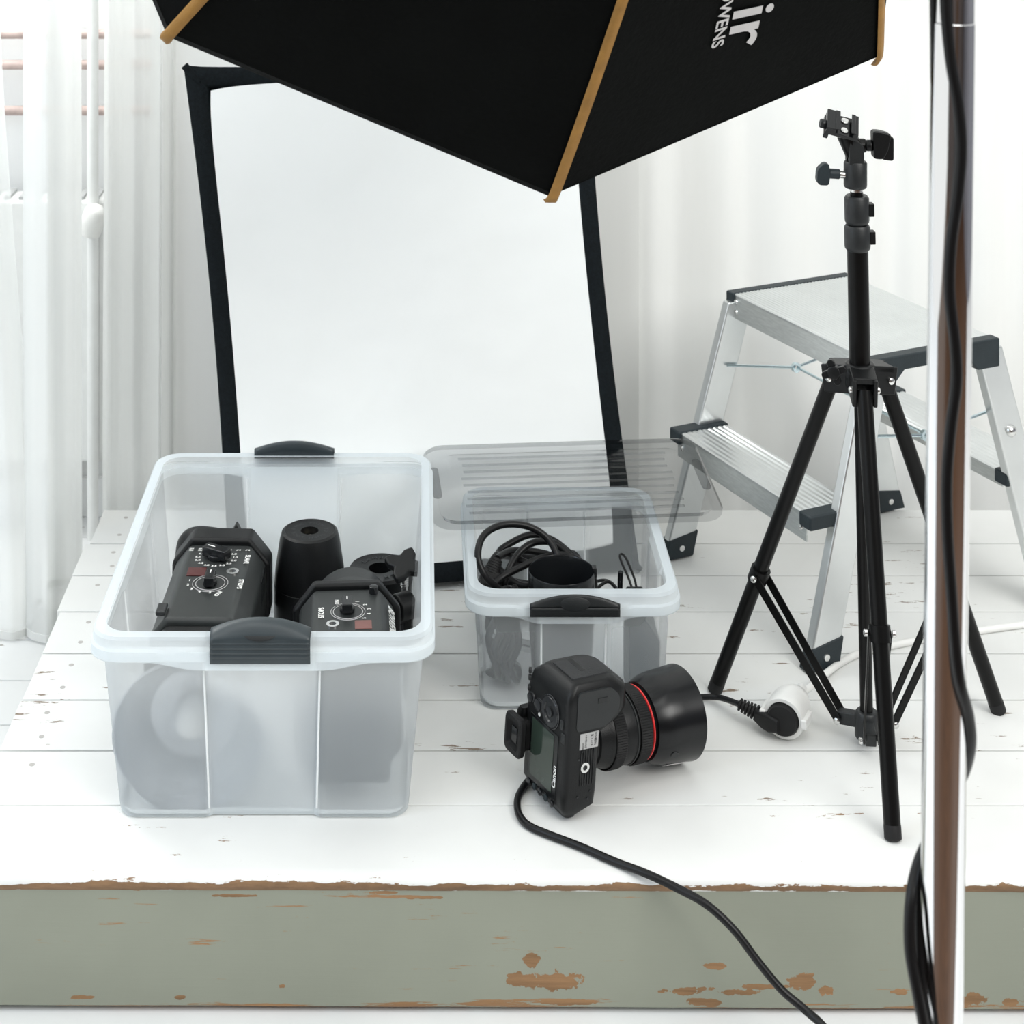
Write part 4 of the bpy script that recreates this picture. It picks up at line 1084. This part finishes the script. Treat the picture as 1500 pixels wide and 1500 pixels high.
# swivel bracket with cold shoe on top of the stand
sw = tag(empty('swivel_bracket', TB+col(.687)), 'black swivel flash bracket with a cold shoe on top of the light stand', 'bracket')
o0 = col(.687)
def T2(px, py, dy=0.0): return T(px, py, dy)-o0
m = MB(); b0, b1 = T2(1253, 275), T2(1253, 236)
m.lathe([(.0125, 0), (.0138, .0015), (.0142, .004), (.0142, (b1-b0).length-.002), (.0128, (b1-b0).length)], frame(b0, b1-b0), 32); m.build('socket', M_['dark_grey'], sw, sharp=40)
m = MB()
s0, s1 = T2(1243, 240), T2(1241, 208)
m.prism(rpoly([(-.010, -.003), (.008, -.003), (.008, .020), (-.002, .030), (-.010, .026)], .003), -.012, -.004, Matrix.Translation(T2(1253, 236)))
m.prism(rpoly([(-.010, -.003), (.008, -.003), (.008, .020), (-.002, .030), (-.010, .026)], .003), .004, .012, Matrix.Translation(T2(1253, 236)))
m.build('fork', M_['dark_grey'], sw, bevel=.001)
m = MB(); m.cyl(T2(1252, 226), T2(1240, 196), .0115, .0125); m.cyl(T2(1240, 214, .006), T2(1268, 213, .006), .0095, .0085); m.build('tilt_head', M_['black_metal'], sw, bevel=.0015)
Msh = Matrix.Translation(T2(1233, 186)) @ Matrix.Rotation(R(10), 4, 'Y') @ Matrix.Rotation(R(30), 4, 'X') @ Matrix.Rotation(R(-8), 4, 'Z')
m = MB()
m.box((0, 0, 0), (.040, .036, .005), Msh); m.box((-.0140, 0, .005), (.012, .036, .007), Msh); m.box((.0160, 0, .005), (.006, .036, .007), Msh)
m.box((-.0068, 0, .0088), (.006, .036, .0016), Msh); m.box((.0125, 0, .0088), (.005, .036, .0016), Msh); m.box((-.018, 0, -.006), (.006, .034, .008), Msh)
sh = m.build('cold_shoe', M_['black_gloss'], sw, bevel=.0008)
for y in (-.009, .009):
    m = MB(); m.lathe([(.0048, 0), (.0048, .0012), (.0035, .0018), (.0001, .0016)], Msh @ Matrix.Translation((.0030, y, .0026)), 20); m.build('screw', M_['steel'], sh)
m = MB(); k0 = T2(1212, 182); m.cyl(T2(1216, 183), T2(1207, 181), .0035); m.lathe([(.0055, 0), (.0058, .002), (.0058, .006), (.005, .0075)], frame(T2(1210, 182), T2(1200, 180)-T2(1210, 182)), 20); m.build('shoe_knob', M_['dark_grey'], sh)
m = MB(); m.cyl(T2(1240, 256), T2(1224, 255), .0048); m.build('lock_screw', M_['steel'], sw)
m = MB(); m.cyl(T2(1230, 255), T2(1214, 254), .0062)
m.prism(rpoly([(-.012, -.0135), (.0, -.014), (.002, .0), (.0, .013), (-.006, .0135), (-.014, .006), (-.015, -.008)], .004), -.006, .006, Matrix.Translation(T2(1213, 254))); m.build('lock_knob', M_['slate'], sw, bevel=.003)
m = MB(); m.cyl(T2(1264, 213, .004), T2(1274, 213, .002), .0052); m.build('tilt_screw', M_['steel'], sw)
m = MB(); m.cyl(T2(1268, 213, .002), T2(1278, 213, 0), .0070)
m.prism(rpoly([(-.006, -.016), (.006, -.017), (.012, -.006), (.016, .014), (.002, .018), (-.007, .018)], .004), -.008, .008, Matrix.Translation(T2(1285, 212)))
m.prism(rpoly([(.004, -.018), (.019, -.020), (.019, .010), (.010, .012)], .004), -.004, .014, Matrix.Translation(T2(1286, 212))); m.build('tilt_knob', M_['black_plastic'], sw, bevel=.002)

# ------------------------------------------------------------------ aluminium step stool
st = tag(empty('step_stool', (.640, 2.568, 0), R(-65.5)), 'folding aluminium step stool with dark plastic end caps at the back of the platform', 'step stool')
HS = .395
def ribs(m, x0, x1, y0, y1, z, n, t=.004):
    """ribbed tread: ridges along x"""
    prof = []
    w = (y1-y0)/n
    for i in range(n):
        a = y0+i*w; prof += [(a, z-.0014), (a+w*.3, z), (a+w*.8, z), (a+w, z-.0014)]
    prof += [(y1, z-t), (y0, z-t)]
    m.rings([[(x, y, zz) for y, zz in prof] for x in (x0, x1)])
m = MB(); ribs(m, -.155, .155, -.110, .110, HS, 34)
td = m.build('tread', M_['alu_sheet'], st, sharp=20)
m = MB()
for s in (-1, 1): m.box((0, s*.1085, HS-.020), (.318, .003, .036))
m.build('tread_rail', M_['brushed'], st, bevel=.001)
for s in (-1, 1):
    m = MB()
    prof = [(-.1137, HS-.040), (-.1137, HS+.001), (.1137, HS+.001), (.1137, HS-.040), (.075, HS-.040), (.055, HS-.020), (-.055, HS-.020), (-.075, HS-.040)]
    m.rings([[(x, y, zz) for y, zz in prof] for x in (s*.153, s*.172)]); m.build('end_cap', M_['slate'], st, bevel=.0025)
def legline(sx, sy, z):
    t = (HS-.01-z)/(HS-.01)
    return Vector((sx*(.160+.016*t), sy*(.098+.105*t), z))
for sx in (-1, 1):
    for sy in (-1, 1):
        a, b = legline(sx, sy, HS-.012), legline(sx, sy, 0)
        m = MB()
        w, th = .046, .017
        m.rings([[a+Vector((dx*th/2, dy*w/2, 0)) for dx, dy in ((-1, -1), (1, -1), (1, 1), (-1, 1))], [b+Vector((dx*th/2, dy*w/2, .004)) for dx, dy in ((-1, -1), (1, -1), (1, 1), (-1, 1))]])
        lg = m.build('leg', M_['alu_sheet'], st, bevel=.003)
        m = MB(); c0, c1 = legline(sx, sy, .036), legline(sx, sy, .002)
        m.rings([[c0+Vector((dx*(th/2+.002), dy*(w/2+.002), (.004 if dy*sy < 0 else -.004))) for dx, dy in ((-1, -1), (1, -1), (1, 1), (-1, 1))], [c1+Vector((dx*(th/2+.002), dy*(w/2+.003), 0)) for dx, dy in ((-1, -1), (1, -1), (1, 1), (-1, 1))]])
        ft = m.build('foot_cap', M_['slate'], lg, bevel=.002)
        m = MB(); q = legline(sx, sy, .018); m.lathe([(.005, 0), (.0045, .0018), (.002, .0024)], frame(q+Vector((th/2+.002, 0, 0)), (1, 0, 0)), 16); m.build('rivet', M_['steel'], lg)
        m = MB()
        for z in (.385, .370):
            q = legline(sx, sy, z); m.lathe([(.0042, 0), (.0035, .002), (.001, .0028)], frame((sx*.150, sy*.110, z-.002), (0, sy, 0)), 14)
        m.build('tread_rivet', M_['steel'], lg)
for sy in (-1, 1):
    zs_ = .200
    m = MB(); y0, y1 = (sy*.128, sy*.210) if sy > 0 else (sy*.210, sy*.128)
    ribs(m, -.155, .155, y0, y1, zs_, 9); sp = m.build('lower_step', M_['alu_sheet'], st, sharp=20)
    m = MB(); m.box((0, sy*.2085, zs_-.020), (.316, .003, .036)); m.box((0, sy*.132, zs_-.012), (.316, .003, .022)); m.build('step_rail', M_['brushed'], sp, bevel=.001)
    for sx in (-1, 1):
        m = MB(); m.box((sx*.160, sy*.170, zs_-.008), (.026, .090, .020)); m.build('step_cap', M_['slate'], sp, bevel=.003)
        m = MB(); m.lathe([(.0042, 0), (.0035, .002), (.001, .0028)], frame((sx*.146, sy*.210, zs_-.022), (0, sy, 0)), 14); m.build('step_rivet', M_['steel'], sp)
for sx in (-1, 1):
    m = MB(); e = Vector((sx*.148, 0, .268))
    for sy in (-1, 1):
        q = legline(sx, sy, .288); q.x = sx*.152
        m.tube([q, q+(e-q)*.97], .0022, 8, False)
    m.lathe([(.0035, -.003), (.0075, -.003), (.0075, .003), (.0035, .003), (.0035, -.003)], frame(e, (1, 0, .1)), 20, False, False)
    m.build('spreader_wire', M_['zinc'], st)
m = MB(); m.tube([(-.146, .002, .268), (.146, .002, .268)], .0022, 8, False); m.build('spreader_rod', M_['zinc'], st)
m = MB(); q = legline(1, 1, .262); m.lathe([(.0085, 0), (.008, .003), (.005, .006), (.001, .007)], frame(q+Vector((.0085, 0, 0)), (1, 0, 0)), 24); m.build('dome_bolt', M_['steel'], st)
